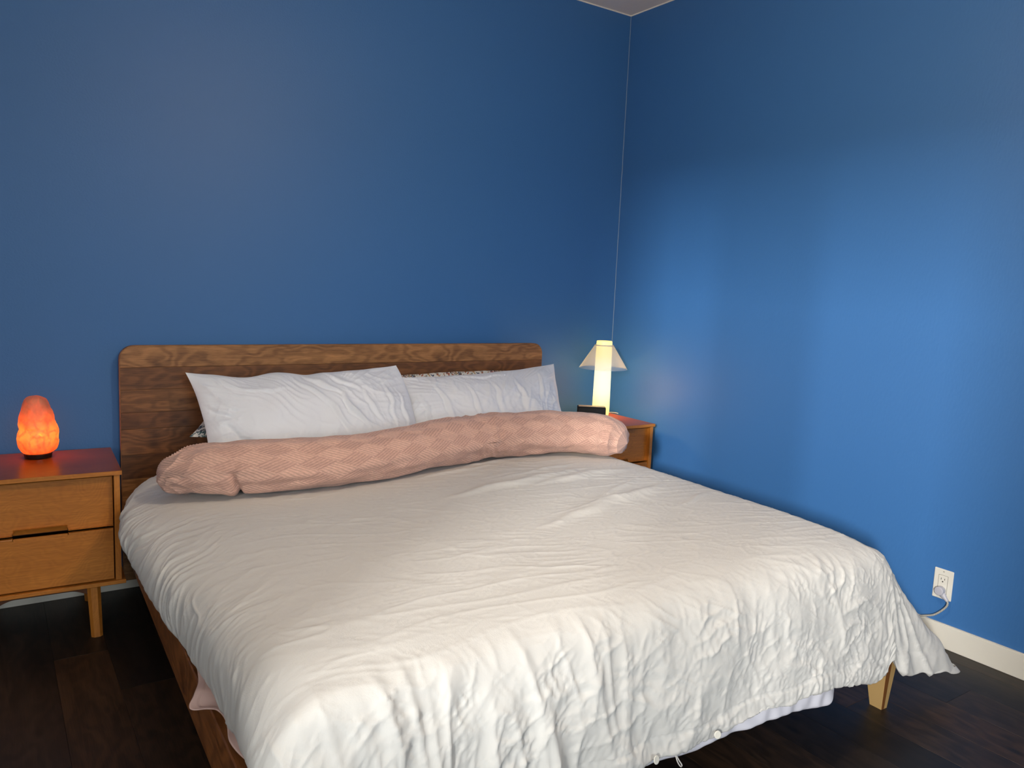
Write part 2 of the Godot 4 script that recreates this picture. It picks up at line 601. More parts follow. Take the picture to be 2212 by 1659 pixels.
func build_room() -> void:
	var t := 0.14
	struct("wall_back", box(Vector3(ROOM_X * 0.5, ROOM_H * 0.5, -t * 0.5), Vector3(-ROOM_X + 2 * t, ROOM_H, t), 0.0), mats.wall)
	struct("wall_right", box(Vector3(t * 0.5, ROOM_H * 0.5, ROOM_Z * 0.5), Vector3(t, ROOM_H, ROOM_Z), 0.0), mats.wall)
	struct("wall_left", wall_with_hole(0, ROOM_X - t * 0.5, t, 0.0, ROOM_Z, 3.55, 4.95, 1.12, 2.54), mats.white_wall)
	struct("wall_front", wall_with_hole(2, ROOM_Z + t * 0.5, t, ROOM_X - t, t, -3.2, -1.6, 0.85, 2.1), mats.white_wall)
	struct("ceiling", box(Vector3(ROOM_X * 0.5, ROOM_H + 0.07, ROOM_Z * 0.5), Vector3(-ROOM_X + 2 * t, 0.14, ROOM_Z + 2 * t), 0.0), mats.ceiling)
	var fl := struct("floor", box(Vector3(ROOM_X * 0.5, -0.066, ROOM_Z * 0.5), Vector3(-ROOM_X + 2 * t, 0.12, ROOM_Z + 2 * t), 0.0), mats.subfloor)
	# floor planks, 16 cm wide, laid along z
	var meshes := {}
	var w := 0.16
	var x := -0.09 - 0.16
	var col := 0
	var starts := [0.4, 1.0, 0.7, 1.2, 0.55, 0.85]
	while x > ROOM_X - w:
		var z := 0.0
		var first: float = starts[(col * 5 + 2) % 6]
		var k := 0
		while z < ROOM_Z - 0.001:
			var l: float = first if k == 0 else 1.2
			l = minf(l, ROOM_Z - z)
			var variant := (col * 7 + k * 3) % 6
			var key := "%d_%.2f" % [variant, l]
			if not meshes.has(key):
				meshes[key] = box(Vector3(0, -0.003, 0), Vector3(w - 0.0003, 0.006, l - 0.0003), 0.0006, 2, Vector2(variant * 0.37, variant * 0.043))
			var tone: int = [0, 1, 2, 3, 4, 0, 5, 3, 1, 2, 4, 3, 0][(col * 4 + k * 7) % 13]
			var p := part("plank", meshes[key], mats.floor[tone], fl)
			p.position = Vector3(x + w * 0.5, 0.0, z + l * 0.5)
			z += l
			k += 1
		x -= w
		col += 1
	# one narrow row against the right wall
	for k in 5:
		var p := part("plank", box(Vector3(0, -0.003, 0), Vector3(0.0892, 0.006, 1.149 if k < 4 else 0.9), 0.0012, 2, Vector2(k * 0.3, 0.02)), mats.floor[(k * 2 + 1) % 6], fl)
		p.position = Vector3(-0.045, 0.0, 0.575 + k * 1.15 - (0.125 if k == 4 else 0.0))
	# baseboards
	var b := 0.089
	struct("baseboard_back", box(Vector3(ROOM_X * 0.5, b * 0.5, 0.006), Vector3(-ROOM_X, b, 0.012), 0.0015), mats.trim)
	var br := struct("baseboard_right", box(Vector3(-0.006, b * 0.5, ROOM_Z * 0.5), Vector3(0.012, b, ROOM_Z), 0.0015), mats.trim)
	part("caulk_line", box(Vector3(-0.0045, b + 0.0012, ROOM_Z * 0.5), Vector3(0.009, 0.0024, ROOM_Z), 0.001), mats.trim, br)
	struct("baseboard_left", box(Vector3(ROOM_X + 0.006, b * 0.5, ROOM_Z * 0.5), Vector3(0.012, b, ROOM_Z), 0.0015), mats.trim)
	struct("baseboard_front", box(Vector3(ROOM_X * 0.5, b * 0.5, ROOM_Z - 0.006), Vector3(-ROOM_X, b, 0.012), 0.0015), mats.trim)
	# the pale bead of filler in the corner, and the paint edge under the ceiling
	var bead := PackedVector3Array()
	for k in 60:
		bead.append(Vector3(-0.0008 + 0.0006 * sin(k * 1.7), 0.09 + k * (ROOM_H - 0.092) / 59.0, 0.0008 + 0.0006 * cos(k * 2.3)))
	struct("trim_1", tube(bead, 0.0021, 6), mats.corner)
	struct("trim_2", box(Vector3(ROOM_X * 0.5, ROOM_H - 0.003, 0.001), Vector3(-ROOM_X, 0.006, 0.002), 0.0), mats.ceiling)
	struct("trim_3", box(Vector3(-0.001, ROOM_H - 0.003, ROOM_Z * 0.5), Vector3(0.002, 0.006, ROOM_Z), 0.0), mats.ceiling)
	# windows, both outside the photograph
	window("window_1", Vector3(ROOM_X - 0.07, 1.83, 4.25), PI * 0.5, 1.40, 1.42, 0.07)
	window("window_2", Vector3(-2.4, 1.475, ROOM_Z + 0.07), 0.0, 1.6, 1.25, 0.0)

func window(called: String, at: Vector3, turn: float, w: float, h: float, stile: float) -> void:
	var st := begin()
	var f := 0.05
	add_box(st, Vector3(-w * 0.5 + f * 0.5, 0, 0), Vector3(f, h, 0.06))
	add_box(st, Vector3(w * 0.5 - f * 0.5, 0, 0), Vector3(f, h, 0.06))
	add_box(st, Vector3(0, h * 0.5 - f * 0.5, 0), Vector3(w - 2 * f, f, 0.06))
	add_box(st, Vector3(0, -h * 0.5 + f * 0.5, 0), Vector3(w - 2 * f, f, 0.06))
	# the stile where the two sashes meet
	add_box(st, Vector3(stile, 0, 0), Vector3(0.06, h - 2 * f, 0.05))
	var o := struct(called, st.commit(), mats.trim)
	o.position = at
	o.rotation.y = turn
	part("pane", box(Vector3.ZERO, Vector3(w - 2 * f, h - 2 * f, 0.005), 0.0), mats.glass, o)

# ---------------------------------------------------------------- bed
func build_bed() -> void:
	# the bed stands a little askew: its foot is turned slightly to the left
	var at := Vector3(-1.542, 0, 0.03)
	var bed := thing("bed_frame", "low walnut platform bed with a plank headboard with rounded corners and short tapered legs", "bed", at, -0.024)
	var hw := 0.993
	var top := 0.988
	# headboard: six boards edge to edge, the topmost with rounded corners
	var ys := [0.05, 0.462, 0.559, 0.661, 0.727, 0.817, 0.904, top]
	var hb := part("headboard", box(Vector3(0, 0.56, 0.006), Vector3(1.9, 0.8, 0.012), 0.002), mats.rail, bed)
	hb.rotation.y = 0.012
	for k in ys.size() - 1:
		var y0: float = ys[k] + 0.0002
		var y1: float = ys[k + 1] - 0.0002
		var poly := PackedVector2Array()
		if k == ys.size() - 2:
			poly.append(Vector2(-hw, y0))
			poly.append(Vector2(hw, y0))
			var r := 0.052
			for q in 11:
				var a := PI * 0.5 * q / 10.0
				poly.append(Vector2(hw - r + r * cos(a), y1 - r + r * sin(a)))
			for q in 11:
				var a := PI * 0.5 + PI * 0.5 * q / 10.0
				poly.append(Vector2(-hw + r + r * cos(a), y1 - r + r * sin(a)))
		else:
			poly = PackedVector2Array([Vector2(-hw, y0), Vector2(hw, y0), Vector2(hw, y1), Vector2(-hw, y1)])
		var plank_mesh := slab(poly, 0.012, 0.04 + [0.0, 0.0, 0.0006, -0.0004, 0.0006, 0.0, 0.0004][k], 0.0007 if k < ys.size() - 2 else 0.0012, 0, Vector2(0.31 * k, 0.13 * k))
		part("plank", plank_mesh, mats.headboard[(ys.size() - 2 - k) % 6], hb)
	# pale strip round the edge of the headboard
	var edge := PackedVector3Array()
	edge.append(Vector3(-hw, 0.06, 0.026))
	var r2 := 0.052
	for q in 11:
		var a := PI - PI * 0.5 * q / 10.0
		edge.append(Vector3(-hw + r2 + r2 * cos(a), top - 0.0002 - r2 + r2 * sin(a), 0.026))
	for q in 11:
		var a := PI * 0.5 - PI * 0.5 * q / 10.0
		edge.append(Vector3(hw - r2 + r2 * cos(a), top - 0.0002 - r2 + r2 * sin(a), 0.026))
	edge.append(Vector3(hw, 0.06, 0.026))
	var st := begin()
	for k in edge.size() - 1:
		var d := (edge[k + 1] - edge[k]).normalized()
		var n := Vector3(-d.y, d.x, 0)
		var z0 := Vector3(0, 0, -0.012)
		var z1 := Vector3(0, 0, 0.0125)
		var o := n * 0.0018
		face(st, [edge[k] + z0 + o, edge[k + 1] + z0 + o, edge[k + 1] + z1 + o, edge[k] + z1 + o], n, 0, Vector2.ZERO)
		face(st, [edge[k] + z1 + o, edge[k + 1] + z1 + o, edge[k + 1] + z1, edge[k] + z1], Vector3(0, 0, 1), 0, Vector2.ZERO)
	part("edge_strip", st.commit(), mats.rail_edge, hb, "paler wooden edge strip")
	# side rails and foot rail
	for s in [-1.0, 1.0]:
		part("side_rail", box(Vector3(s * (hw - 0.013), 0.262, 1.055), Vector3(0.026, 0.135, 2.03), 0.003, 2, Vector2(0.2 * s, 0)), mats.rail, bed)
		part("ledge", box(Vector3(s * (hw - 0.075), 0.313, 1.055), Vector3(0.098, 0.022, 2.03), 0.002, 2, Vector2(0.5, 0.1 * s)), mats.rail_edge, bed)
	part("foot_rail", box(Vector3(0, 0.262, 2.083), Vector3(2 * hw, 0.135, 0.026), 0.003, 0), mats.rail, bed)
	for k in 9:
		part("slat", box(Vector3(0, 0.306, 0.2 + k * 0.215), Vector3(1.78, 0.018, 0.07), 0.002, 0, Vector2(k * 0.2, 0)), mats.leg_light, bed)
	# legs: tapered, of two light boards with a dark one between
	for s in [-1.0, 1.0]:
		for e in [0, 1]:
			var zc := 0.115 if e == 0 else 2.045
			var xc: float = s * (0.974 if e == 1 else 0.80)
			var l := begin()
			add_loft(l, [leg_ring(xc - 0.026, xc + 0.004, zc - 0.02, zc + 0.021, 0.0, 0.001), leg_ring(xc - 0.048, xc + 0.013, zc - 0.05, zc + 0.038, 0.20, 0.001)])
			var leg := part("leg", l.commit(), mats.leg_pale, bed)
			var d := begin()
			add_loft(d, [leg_ring(xc - 0.0255, xc - 0.012, zc - 0.015, zc + 0.0214, 0.0005, 0.0005), leg_ring(xc - 0.0472, xc - 0.020, zc - 0.04, zc + 0.0384, 0.1995, 0.0005)])
			part("dark_lamination", d.commit(), mats.leg_dark, leg, "darker strip of wood in the leg")

# ---------------------------------------------------------------- bedding

func build_bedding() -> void:
	var m := part("mattress", box(Vector3(0, 0.4175, 0), Vector3(1.80, 0.18, 1.93), 0.04), mats.mattress, self)
	m.position = Vector3(-1.542 - 0.012, 0, 1.075)
	m.rotation.y = -0.02
	tag(m, "thick pale mattress under the white duvet on the walnut bed", "mattress")
	build_duvet()
	build_comforter()
	build_pink()
	build_bolster()

func duvet_controls() -> Array:
	var rows := []
	# cross profiles from the left hem over the top to the right hem: z, then (x, y) for each column
	var lx := [ # z, x and y of hem, bulge, shoulder
		[0.10, -2.40, 0.42, -2.42, 0.44, -2.41, 0.47],
		[0.50, -2.52, 0.44, -2.57, 0.475, -2.555, 0.525],
		[0.80, -2.565, 0.43, -2.637, 0.470, -2.605, 0.53],
		[1.10, -2.575, 0.405, -2.632, 0.445, -2.60, 0.515],
		[1.40, -2.56, 0.375, -2.607, 0.415, -2.585, 0.50],
		[1.70, -2.545, 0.362, -2.58, 0.395, -2.57, 0.485],
		[1.92, -2.55, 0.358, -2.58, 0.390, -2.572, 0.48],
		[2.05, -2.555, 0.345, -2.585, 0.38, -2.58, 0.46],
	]
	for k in lx.size():
		var q: Array = lx[k]
		var z: float = q[0]
		var dy := 0.0
		if k == 7:
			dy = -0.012
		var lo := 0.006 * sin(z * 3.0)
		var r := PackedVector3Array([
			Vector3(q[1] + 0.05, q[2] + 0.012, z), Vector3(q[1], q[2], z), Vector3(q[3], q[4], z), Vector3(q[5], q[6], z),
			Vector3(-2.49 if k else -2.35, (0.553 if k else 0.50) + lo + dy, z), Vector3(-2.31 if k else -2.22, (0.574 if k else 0.53) + lo * 0.6 + dy, z), Vector3(-2.0, 0.581 + dy, z), Vector3(-1.55, 0.582 + dy, z), Vector3(-1.1, 0.58 + dy, z),
			Vector3(-0.82, 0.572 + dy, z), Vector3(-0.70 - 0.015 * z - 0.05 * maxf(0.0, z - 1.5), 0.560 + dy, z), Vector3(-0.605 - 0.014 * z - 0.05 * maxf(0.0, z - 1.5), 0.512 + dy, z), Vector3(-0.545 - 0.014 * z, 0.41, z), Vector3(-0.535 - 0.012 * z, 0.30, z)])
		rows.append(r)
	var xs := [-2.50, -2.30, -2.0, -1.55, -1.1]
	# the fall over the foot of the bed
	var fall := [ # z, y at columns 4 to 8, then the left edge, then the right corner
		[2.125, 0.530, [-2.54, 0.34, -2.585, 0.33, -2.60, 0.36, -2.585, 0.45], [-0.83, 0.53, 2.13, -0.735, 0.525, 2.115, -0.672, 0.495, 2.085, -0.585, 0.42, 2.04, -0.56, 0.30, 2.02]],
		[2.165, 0.450, [-2.54, 0.31, -2.585, 0.29, -2.605, 0.32, -2.59, 0.40], [-0.83, 0.45, 2.165, -0.70, 0.44, 2.150, -0.612, 0.405, 2.115, -0.54, 0.34, 2.06, -0.53, 0.25, 2.02]],
		[2.182, 0.360, [-2.54, 0.28, -2.59, 0.25, -2.61, 0.27, -2.595, 0.33], [-0.835, 0.36, 2.178, -0.65, 0.345, 2.165, -0.53, 0.305, 2.145, -0.475, 0.26, 2.08, -0.49, 0.20, 2.03]],
		[2.192, 0.285, [-2.54, 0.25, -2.59, 0.22, -2.61, 0.23, -2.595, 0.275], [-0.845, 0.275, 2.186, -0.63, 0.245, 2.18, -0.425, 0.195, 2.175, -0.415, 0.18, 2.11, -0.46, 0.17, 2.05]],
		[2.198, 0.226, [-2.54, 0.21, -2.59, 0.19, -2.61, 0.19, -2.595, 0.215], [-0.875, 0.197, 2.192, -0.66, 0.165, 2.19, -0.345, 0.085, 2.20, -0.37, 0.11, 2.13, -0.44, 0.15, 2.06]],
	]
	for f in fall:
		var z: float = f[0]
		var y: float = f[1]
		var l: Array = f[2]
		var c: Array = f[3]
		var r := PackedVector3Array([Vector3(l[0], l[1], z - 0.05), Vector3(l[2], l[3], z - 0.03), Vector3(l[4], l[5], z - 0.015), Vector3(l[6], l[7], z - 0.004)])
		for k in 5:
			r.append(Vector3(xs[k], y, z))
		for k in 5:
			r.append(Vector3(c[k * 3], c[k * 3 + 1], c[k * 3 + 2]))
		rows.append(r)
	# the hem turned under
	var last: PackedVector3Array = rows[rows.size() - 1]
	var r2 := PackedVector3Array()
	for k in last.size():
		r2.append(last[k] + Vector3(0, 0.012, -0.02))
	rows.append(r2)
	return rows

func build_duvet() -> void:
	var ctl := duvet_controls()
	var R := ctl.size()
	var C: int = ctl[0].size()
	var step := 0.0048
	# samples along s (columns) and t (rows), with running lengths
	var ss := PackedFloat32Array()
	var su := PackedFloat32Array()
	var run := 0.0
	for j in C - 1:
		var l: float = maxf(ctl[4][j].distance_to(ctl[4][j + 1]), ctl[11][j].distance_to(ctl[11][j + 1]) * 0.8)
		var n := ceili(l / step)
		for k in n:
			ss.append(j + float(k) / n)
			su.append(run + l * k / n)
		run += l
	ss.append(C - 1.0001)
	su.append(run)
	var ts := PackedFloat32Array()
	var tv := PackedFloat32Array()
	run = 0.0
	var fold_v := 0.0
	var hem_v := 0.0
	for i in R - 1:
		if i == 7:
			fold_v = run
		if i == R - 2:
			hem_v = run
		var l: float = ctl[i][7].distance_to(ctl[i + 1][7])
		var n := ceili(l / step)
		for k in n:
			ts.append(i + float(k) / n)
			tv.append(run + l * k / n)
		run += l
	ts.append(R - 1.0001)
	tv.append(run)
	var pts := []
	var uvs := []
	for a in ts.size():
		var i := int(ts[a])
		var f: float = ts[a] - i
		var line := PackedVector3Array()
		for j in C:
			line.append(cr(ctl[maxi(i - 1, 0)][j], ctl[i][j], ctl[i + 1][j], ctl[mini(i + 2, R - 1)][j], f))
		var row := PackedVector3Array()
		var urow := PackedVector2Array()
		for b in ss.size():
			var j := int(ss[b])
			row.append(cr(line[maxi(j - 1, 0)], line[j], line[j + 1], line[mini(j + 2, C - 1)], ss[b] - j))
			urow.append(Vector2(su[b], tv[a]))
		pts.append(row)
		uvs.append(urow)
	# creases
	var n1 := noise(101, 1.0)
	var n2 := noise(102, 1.0)
	var n3 := noise(103, 1.0, FastNoiseLite.TYPE_SIMPLEX_SMOOTH, 2, FastNoiseLite.FRACTAL_RIDGED)
	var creases := duvet_creases()
	var out := []
	for a in pts.size():
		var row: PackedVector3Array = pts[a]
		var up: PackedVector3Array = pts[maxi(a - 1, 0)]
		var dn: PackedVector3Array = pts[mini(a + 1, pts.size() - 1)]
		var v: float = tv[a]
		var hang := sstep(fold_v - 0.02, fold_v + 0.16, v)
		var nr := PackedVector3Array()
		for b in row.size():
			var p := row[b]
			var u: float = su[b]
			var nn := (row[mini(b + 1, row.size() - 1)] - row[maxi(b - 1, 0)]).cross(dn[b] - up[b])
			nn = -nn.normalized()
			var d := 0.0
			var left := (1.0 - sstep(0.12, 0.46, u)) * (1.0 - hang)
			var right := sstep(-0.95, -0.72, p.x) * (1.0 - hang)
			var flat_ := 1.0 - hang
			if left > 0.01:
				# gathers that run in from the left edge
				var w := n2.get_noise_2d(u * 5.0, v * 4.0) * 0.06
				var s := v + (0.22 + 0.2 * n2.get_noise_1d(v * 1.5)) * u + w
				var q := 1.0 - absf(n1.get_noise_2d(s * 9.0, u * 1.9))
				var q2 := 1.0 - absf(n1.get_noise_2d(s * 24.0 + 40.0, u * 4.5 + 7.0))
				var q6 := 1.0 - absf(n1.get_noise_2d(s * 55.0 + 80.0, u * 9.0 + 7.0))
				var em := sstep(0.0, 0.06, u)
				var k := 0.3 + 0.7 * sstep(-0.3, 0.4, n2.get_noise_2d(v * 2.3 + 9.0, u * 3.0))
				d += left * em * k * (0.0068 * (pow(q, 3.0) - 0.45) + 0.0032 * (pow(q2, 4.0) - 0.3) + 0.0014 * (pow(q6, 4.0) - 0.3))
			if hang < 0.99:
				# long shallow creases across the top, and a little crumple
				var s2 := p.z - 0.16 * p.x + 0.05 * n2.get_noise_2d(p.x * 2.0, p.z * 2.0)
				var q3 := 1.0 - absf(n1.get_noise_2d(p.x * 1.5 + 20.0, s2 * 11.0))
				var mm := sstep(0.0, 0.5, n2.get_noise_2d(p.x * 1.1 + 5.0, p.z * 1.3) + 0.35 * sstep(-1.6, -1.2, p.x))
				d += flat_ * (1.0 - left) * mm * 0.0020 * pow(q3, 5.0)
				d += flat_ * crumple(n1, n2, p.x * 0.55, p.z * 1.2 - p.x * 0.1, 10.0, 0.0012) + flat_ * crumple(n1, n2, p.x * 0.6 + 5.0, p.z * 1.2, 24.0, 0.0008) + flat_ * crumple(n1, n2, p.x * 0.7 + 9.0, p.z * 1.3, 44.0, 0.0004)
				d += flat_ * 0.0022 * n2.get_noise_2d(p.x * 1.8 + 3.0, p.z * 2.4)
				for c in creases:
					if p.z > c[4] and p.z < c[5] and p.x > c[6] and p.x < c[7]:
						var e: Vector2 = c[1] - c[0]
						var g: Vector2 = Vector2(p.x, p.z) - c[0]
						var t: float = g.dot(e) / e.length_squared()
						if t > 0.0 and t < 1.0:
							var off: float = g.cross(e) / e.length() + 0.012 * n2.get_noise_2d(p.x * 5.0, c[0].y * 9.0)
							var w2: float = c[2] * (0.35 + 0.65 * sin(PI * t))
							var prof := exp(-off * off / (w2 * w2))
							d += c[3] * sin(PI * t) * prof * flat_
			if hang > 0.01:
				# folds that hang down over the foot, and the crumple of washed linen
				var big := 0.16 + 0.84 * (1.0 - sstep(-2.0, -1.6, p.x)) * sstep(-2.62, -2.3, p.x)
				var drop := clampf((0.56 - p.y) / 0.30, 0.0, 1.0)
				var xs := p.x + 0.16 * (0.55 - p.y) * clampf((p.x + 1.9) * 1.6, -0.9, 1.2)
				var f1 := 1.0 - absf(n1.get_noise_2d(xs * 4.2 + 11.0, p.y * 1.2))
				var f2 := 1.0 - absf(n1.get_noise_2d(xs * 9.0 + 31.0, p.y * 2.0 + 4.0))
				d += hang * big * (0.034 * drop * (pow(f1, 2.2) - 0.55) + 0.010 * (pow(f2, 3.0) - 0.4))
				var cx := 1.0 - 0.75 * sstep(-0.8, -0.6, p.x)
				d += cx * hang * crumple(n1, n2, p.x, p.y * 1.15, 6.0, 0.0048) + cx * hang * crumple(n1, n2, p.x + 3.0, p.y, 13.0, 0.0042) + cx * hang * crumple(n1, n2, p.x + 8.0, p.y, 27.0, 0.0021) + cx * hang * crumple(n1, n2, p.x + 1.0, p.y, 46.0, 0.0009)
				d += hang * 0.006 * n2.get_noise_2d(p.x * 5.0, p.y * 5.0)
				# near the hem: the stitched band with its small gathers
				var hb := hem_v - v
				if hb < 0.052 and hb > -0.005:
					d += 0.002 - 0.004 * exp(-pow((hb - 0.047) / 0.004, 2.0)) + cx * 0.0011 * n1.get_noise_2d(p.x * 60.0, hb * 6.0)
			# the corner that stands out at the right: folds fan out from the top of the corner
			if p.x > -1.05 and v > fold_v - 0.1:
				var ang := atan2(p.x + 0.78, 0.62 - p.y)
				var m2 := sstep(-0.86, -0.66, p.x) * sstep(0.04, 0.3, 0.57 - p.y)
				var g2 := 1.0 - absf(n1.get_noise_2d(ang * 6.5 + 2.0, p.y * 0.8))
				d += m2 * 0.010 * (pow(g2, 2.5) - 0.45)
			var q5 := p + nn * d
			# the hem rises in a notch where the band is gathered near the corner
			if v > fold_v:
				var low := sstep(fold_v + 0.1, hem_v, v)
				q5.y += low * (0.045 * exp(-pow((p.x + 0.735) / 0.022, 2.0)) - 0.014 * exp(-pow((p.x + 0.83) / 0.05, 2.0)) - 0.016 * exp(-pow((p.x + 0.62) / 0.05, 2.0)) + 0.010 * exp(-pow((p.x + 0.43) / 0.03, 2.0)))
				q5.y += low * 0.004 * n2.get_noise_1d(p.x * 4.0) * 2.0
			nr.append(q5)
		out.append(nr)
	# split into the body and the band along the foot hem
	var cut := 0
	for a in tv.size():
		if tv[a] < hem_v - 0.047:
			cut = a
	var t := thing("duvet", "large white crumpled cotton duvet spread over the bed and hanging over its foot", "duvet", Vector3.ZERO)
	part("cover", grid_mesh(out.slice(0, cut + 1), uvs.slice(0, cut + 1), true), mats.cotton, t)
	part("hem_band", grid_mesh(out.slice(cut), uvs.slice(cut), true), mats.hem, t, "stitched band along the foot hem")
	# two buttons of the open foot end
	for q in [[Vector3(-1.527, 0.232, 2.206), 0.2], [Vector3(-1.730, 0.233, 2.206), -0.15]]:
		var bt := part("button", lathe(PackedVector2Array([Vector2(0, 0.0), Vector2(0.0085, 0.0), Vector2(0.0098, 0.001), Vector2(0.0098, 0.0022), Vector2(0.008, 0.003), Vector2(0.006, 0.0024), Vector2(0, 0.0024)]), 24), mats.button, t, "round cream button")
		bt.position = q[0]
		bt.rotation = Vector3(PI * 0.5 - 0.25, 0, q[1])

# short straight creases of crumpled cloth, running in several directions; size in creases per metre
func crumple(n1: FastNoiseLite, n2: FastNoiseLite, x: float, y: float, f: float, amp: float) -> float:
	var d := 0.0
	for k in 4:
		var a := 0.35 + k * 0.78
		var c := x * cos(a) + y * sin(a)
		var q := -x * sin(a) + y * cos(a)
		q += 0.12 / f * n2.get_noise_2d(x * f * 0.8, y * f * 0.8 + k)
		var m := sstep(0.05, 0.5, n2.get_noise_2d(x * f * 0.33 + k * 17.0, y * f * 0.33 + k * 5.0))
		if m > 0.0:
			var r := 1.0 - absf(n1.get_noise_2d(c * f * 0.30 + k * 9.0, q * f))
			d += m * (pow(r, 4.0) - 0.3)
	return d * amp

func duvet_creases() -> Array:
	# ends (x, z), half width, height; seen as bright streaks in the side light
	var raw := CREASES
	var outc := []
	for q in raw:
		var a := Vector2(q[0], q[1])
		var b := Vector2(q[2], q[3])
		var w: float = q[4]
		outc.append([a, b, w, q[5], minf(a.y, b.y) - w * 3.0, maxf(a.y, b.y) + w * 3.0, minf(a.x, b.x) - w * 3.0, maxf(a.x, b.x) + w * 3.0])
	return outc

const CREASES := [
	[-1.75, 1.20, -0.95, 1.02, 0.028, 0.013],
	[-1.36, 1.17, -0.80, 1.09, 0.030, 0.013],
	[-1.65, 1.60, -0.85, 1.33, 0.030, 0.014],
	[-1.55, 1.50, -1.10, 1.42, 0.015, 0.006],
	[-1.70, 0.93, -1.30, 0.84, 0.016, 0.006],
	[-1.45, 0.83, -1.10, 0.78, 0.016, 0.006],
	[-1.30, 1.42, -0.85, 1.22, 0.012, 0.005],
	[-1.10, 1.60, -0.75, 1.48, 0.012, 0.005],
	[-1.50, 1.05, -0.90, 0.93, 0.014, 0.004],
]

func build_comforter() -> void:
	# the filling's lining that shows under the open foot hem
	var bottom := [Vector3(-2.45, 0.195, 2.15), Vector3(-2.1, 0.19, 2.155), Vector3(-1.9, 0.195, 2.165), Vector3(-1.716, 0.188, 2.17), Vector3(-1.56, 0.165, 2.17), Vector3(-1.463, 0.172, 2.17), Vector3(-1.206, 0.162, 2.168), Vector3(-1.08, 0.142, 2.165), Vector3(-0.994, 0.131, 2.165), Vector3(-0.962, 0.150, 2.155), Vector3(-0.945, 0.20, 2.145)]
	var line := smooth_path(PackedVector3Array(bottom), 24)
	var n1 := noise(201, 1.0)
	var pts := []
	var uvs := []
	for r in 44:
		var row := PackedVector3Array()
		var urow := PackedVector2Array()
		for c in line.size():
			var p := line[c]
			var y: float
			var z: float
			if r < 22:
				var f := r / 21.0
				y = lerpf(0.42, p.y + 0.012, f)
				z = p.z - 0.012 + 0.012 * f
			else:
				var a := PI * (r - 22) / 21.0
				y = p.y + 0.012 - 0.012 * sin(a)
				z = p.z - 0.012 + 0.012 * cos(a)
			var d := 0.008 * n1.get_noise_2d(p.x * 6.0, y * 4.0) + 0.004 * n1.get_noise_2d(p.x * 15.0, y * 12.0)
			row.append(Vector3(p.x, y, z + d - 0.006))
			urow.append(Vector2(p.x, y))
		pts.append(row)
		uvs.append(urow)
	var t := thing("comforter", "thin white comforter lining that peeks out below the duvet hem at the foot", "comforter", Vector3.ZERO)
	part("lining", grid_mesh(pts, uvs, true), mats.comforter, t)
	part("tie_loop", tube(smooth_path(PackedVector3Array([Vector3(-1.63, 0.20, 2.17), Vector3(-1.628, 0.18, 2.178), Vector3(-1.618, 0.165, 2.18), Vector3(-1.612, 0.166, 2.178), Vector3(-1.622, 0.182, 2.175), Vector3(-1.628, 0.20, 2.166)])), 0.0016, 8), mats.cable_white, t, "small white fabric tie loop")

func build_pink() -> void:
	# the corner of a pink sheet slipping out over the left rail
	var edge := [[1.36, -2.535, 0.362], [1.424, -2.556, 0.360], [1.5, -2.566, 0.358], [1.585, -2.577, 0.356], [1.64, -2.598, 0.352], [1.668, -2.614, 0.348], [1.69, -2.612, 0.347], [1.715, -2.588, 0.352], [1.74, -2.572, 0.356], [1.80, -2.568, 0.357], [1.87, -2.579, 0.356], [1.93, -2.570, 0.357], [2.0, -2.56, 0.357]]
	var line := PackedVector3Array()
	for e in edge:
		line.append(Vector3(e[1], e[2], e[0]))
	line = smooth_path(line, 8)
	var n1 := noise(301, 1.0)
	var pts := []
	var uvs := []
	for k in line.size():
		var row := PackedVector3Array()
		var urow := PackedVector2Array()
		for c in 40:
			var f := c / 31.0
			var p := line[k]
			var x := lerpf(p.x, -2.49, f * f * 0.3 + f * 0.7)
			var y := p.y + 0.010 * sstep(0.0, 0.8, f) + 0.004 * n1.get_noise_2d(x * 12.0, p.z * 9.0)
			if c > 31:
				continue
			y += 0.0022 if absf(x - p.x) < 0.016 else 0.0
			row.append(Vector3(x, y, p.z))
			urow.append(Vector2(x, p.z))
		pts.append(row)
		uvs.append(urow)
	# underside, so that the cloth has a thickness
	var all := []
	var alluv := []
	for k in pts.size():
		var row := PackedVector3Array()
		var urow := PackedVector2Array()
		var top: PackedVector3Array = pts[k]
		for c in range(top.size() - 1, -1, -1):
			row.append(top[c] - Vector3(0, 0.003, 0))
			urow.append(uvs[k][c])
		row.append(top[0] + Vector3(-0.002, -0.0015, 0))
		urow.append(uvs[k][0])
		row.append_array(top)
		urow.append_array(uvs[k])
		all.append(row)
		alluv.append(urow)
	var o := part("pink_sheet", grid_mesh(all, alluv, true), mats.pink, self)
	tag(o, "pale pink hemmed sheet whose corner slips out from under the duvet onto the side rail", "sheet")

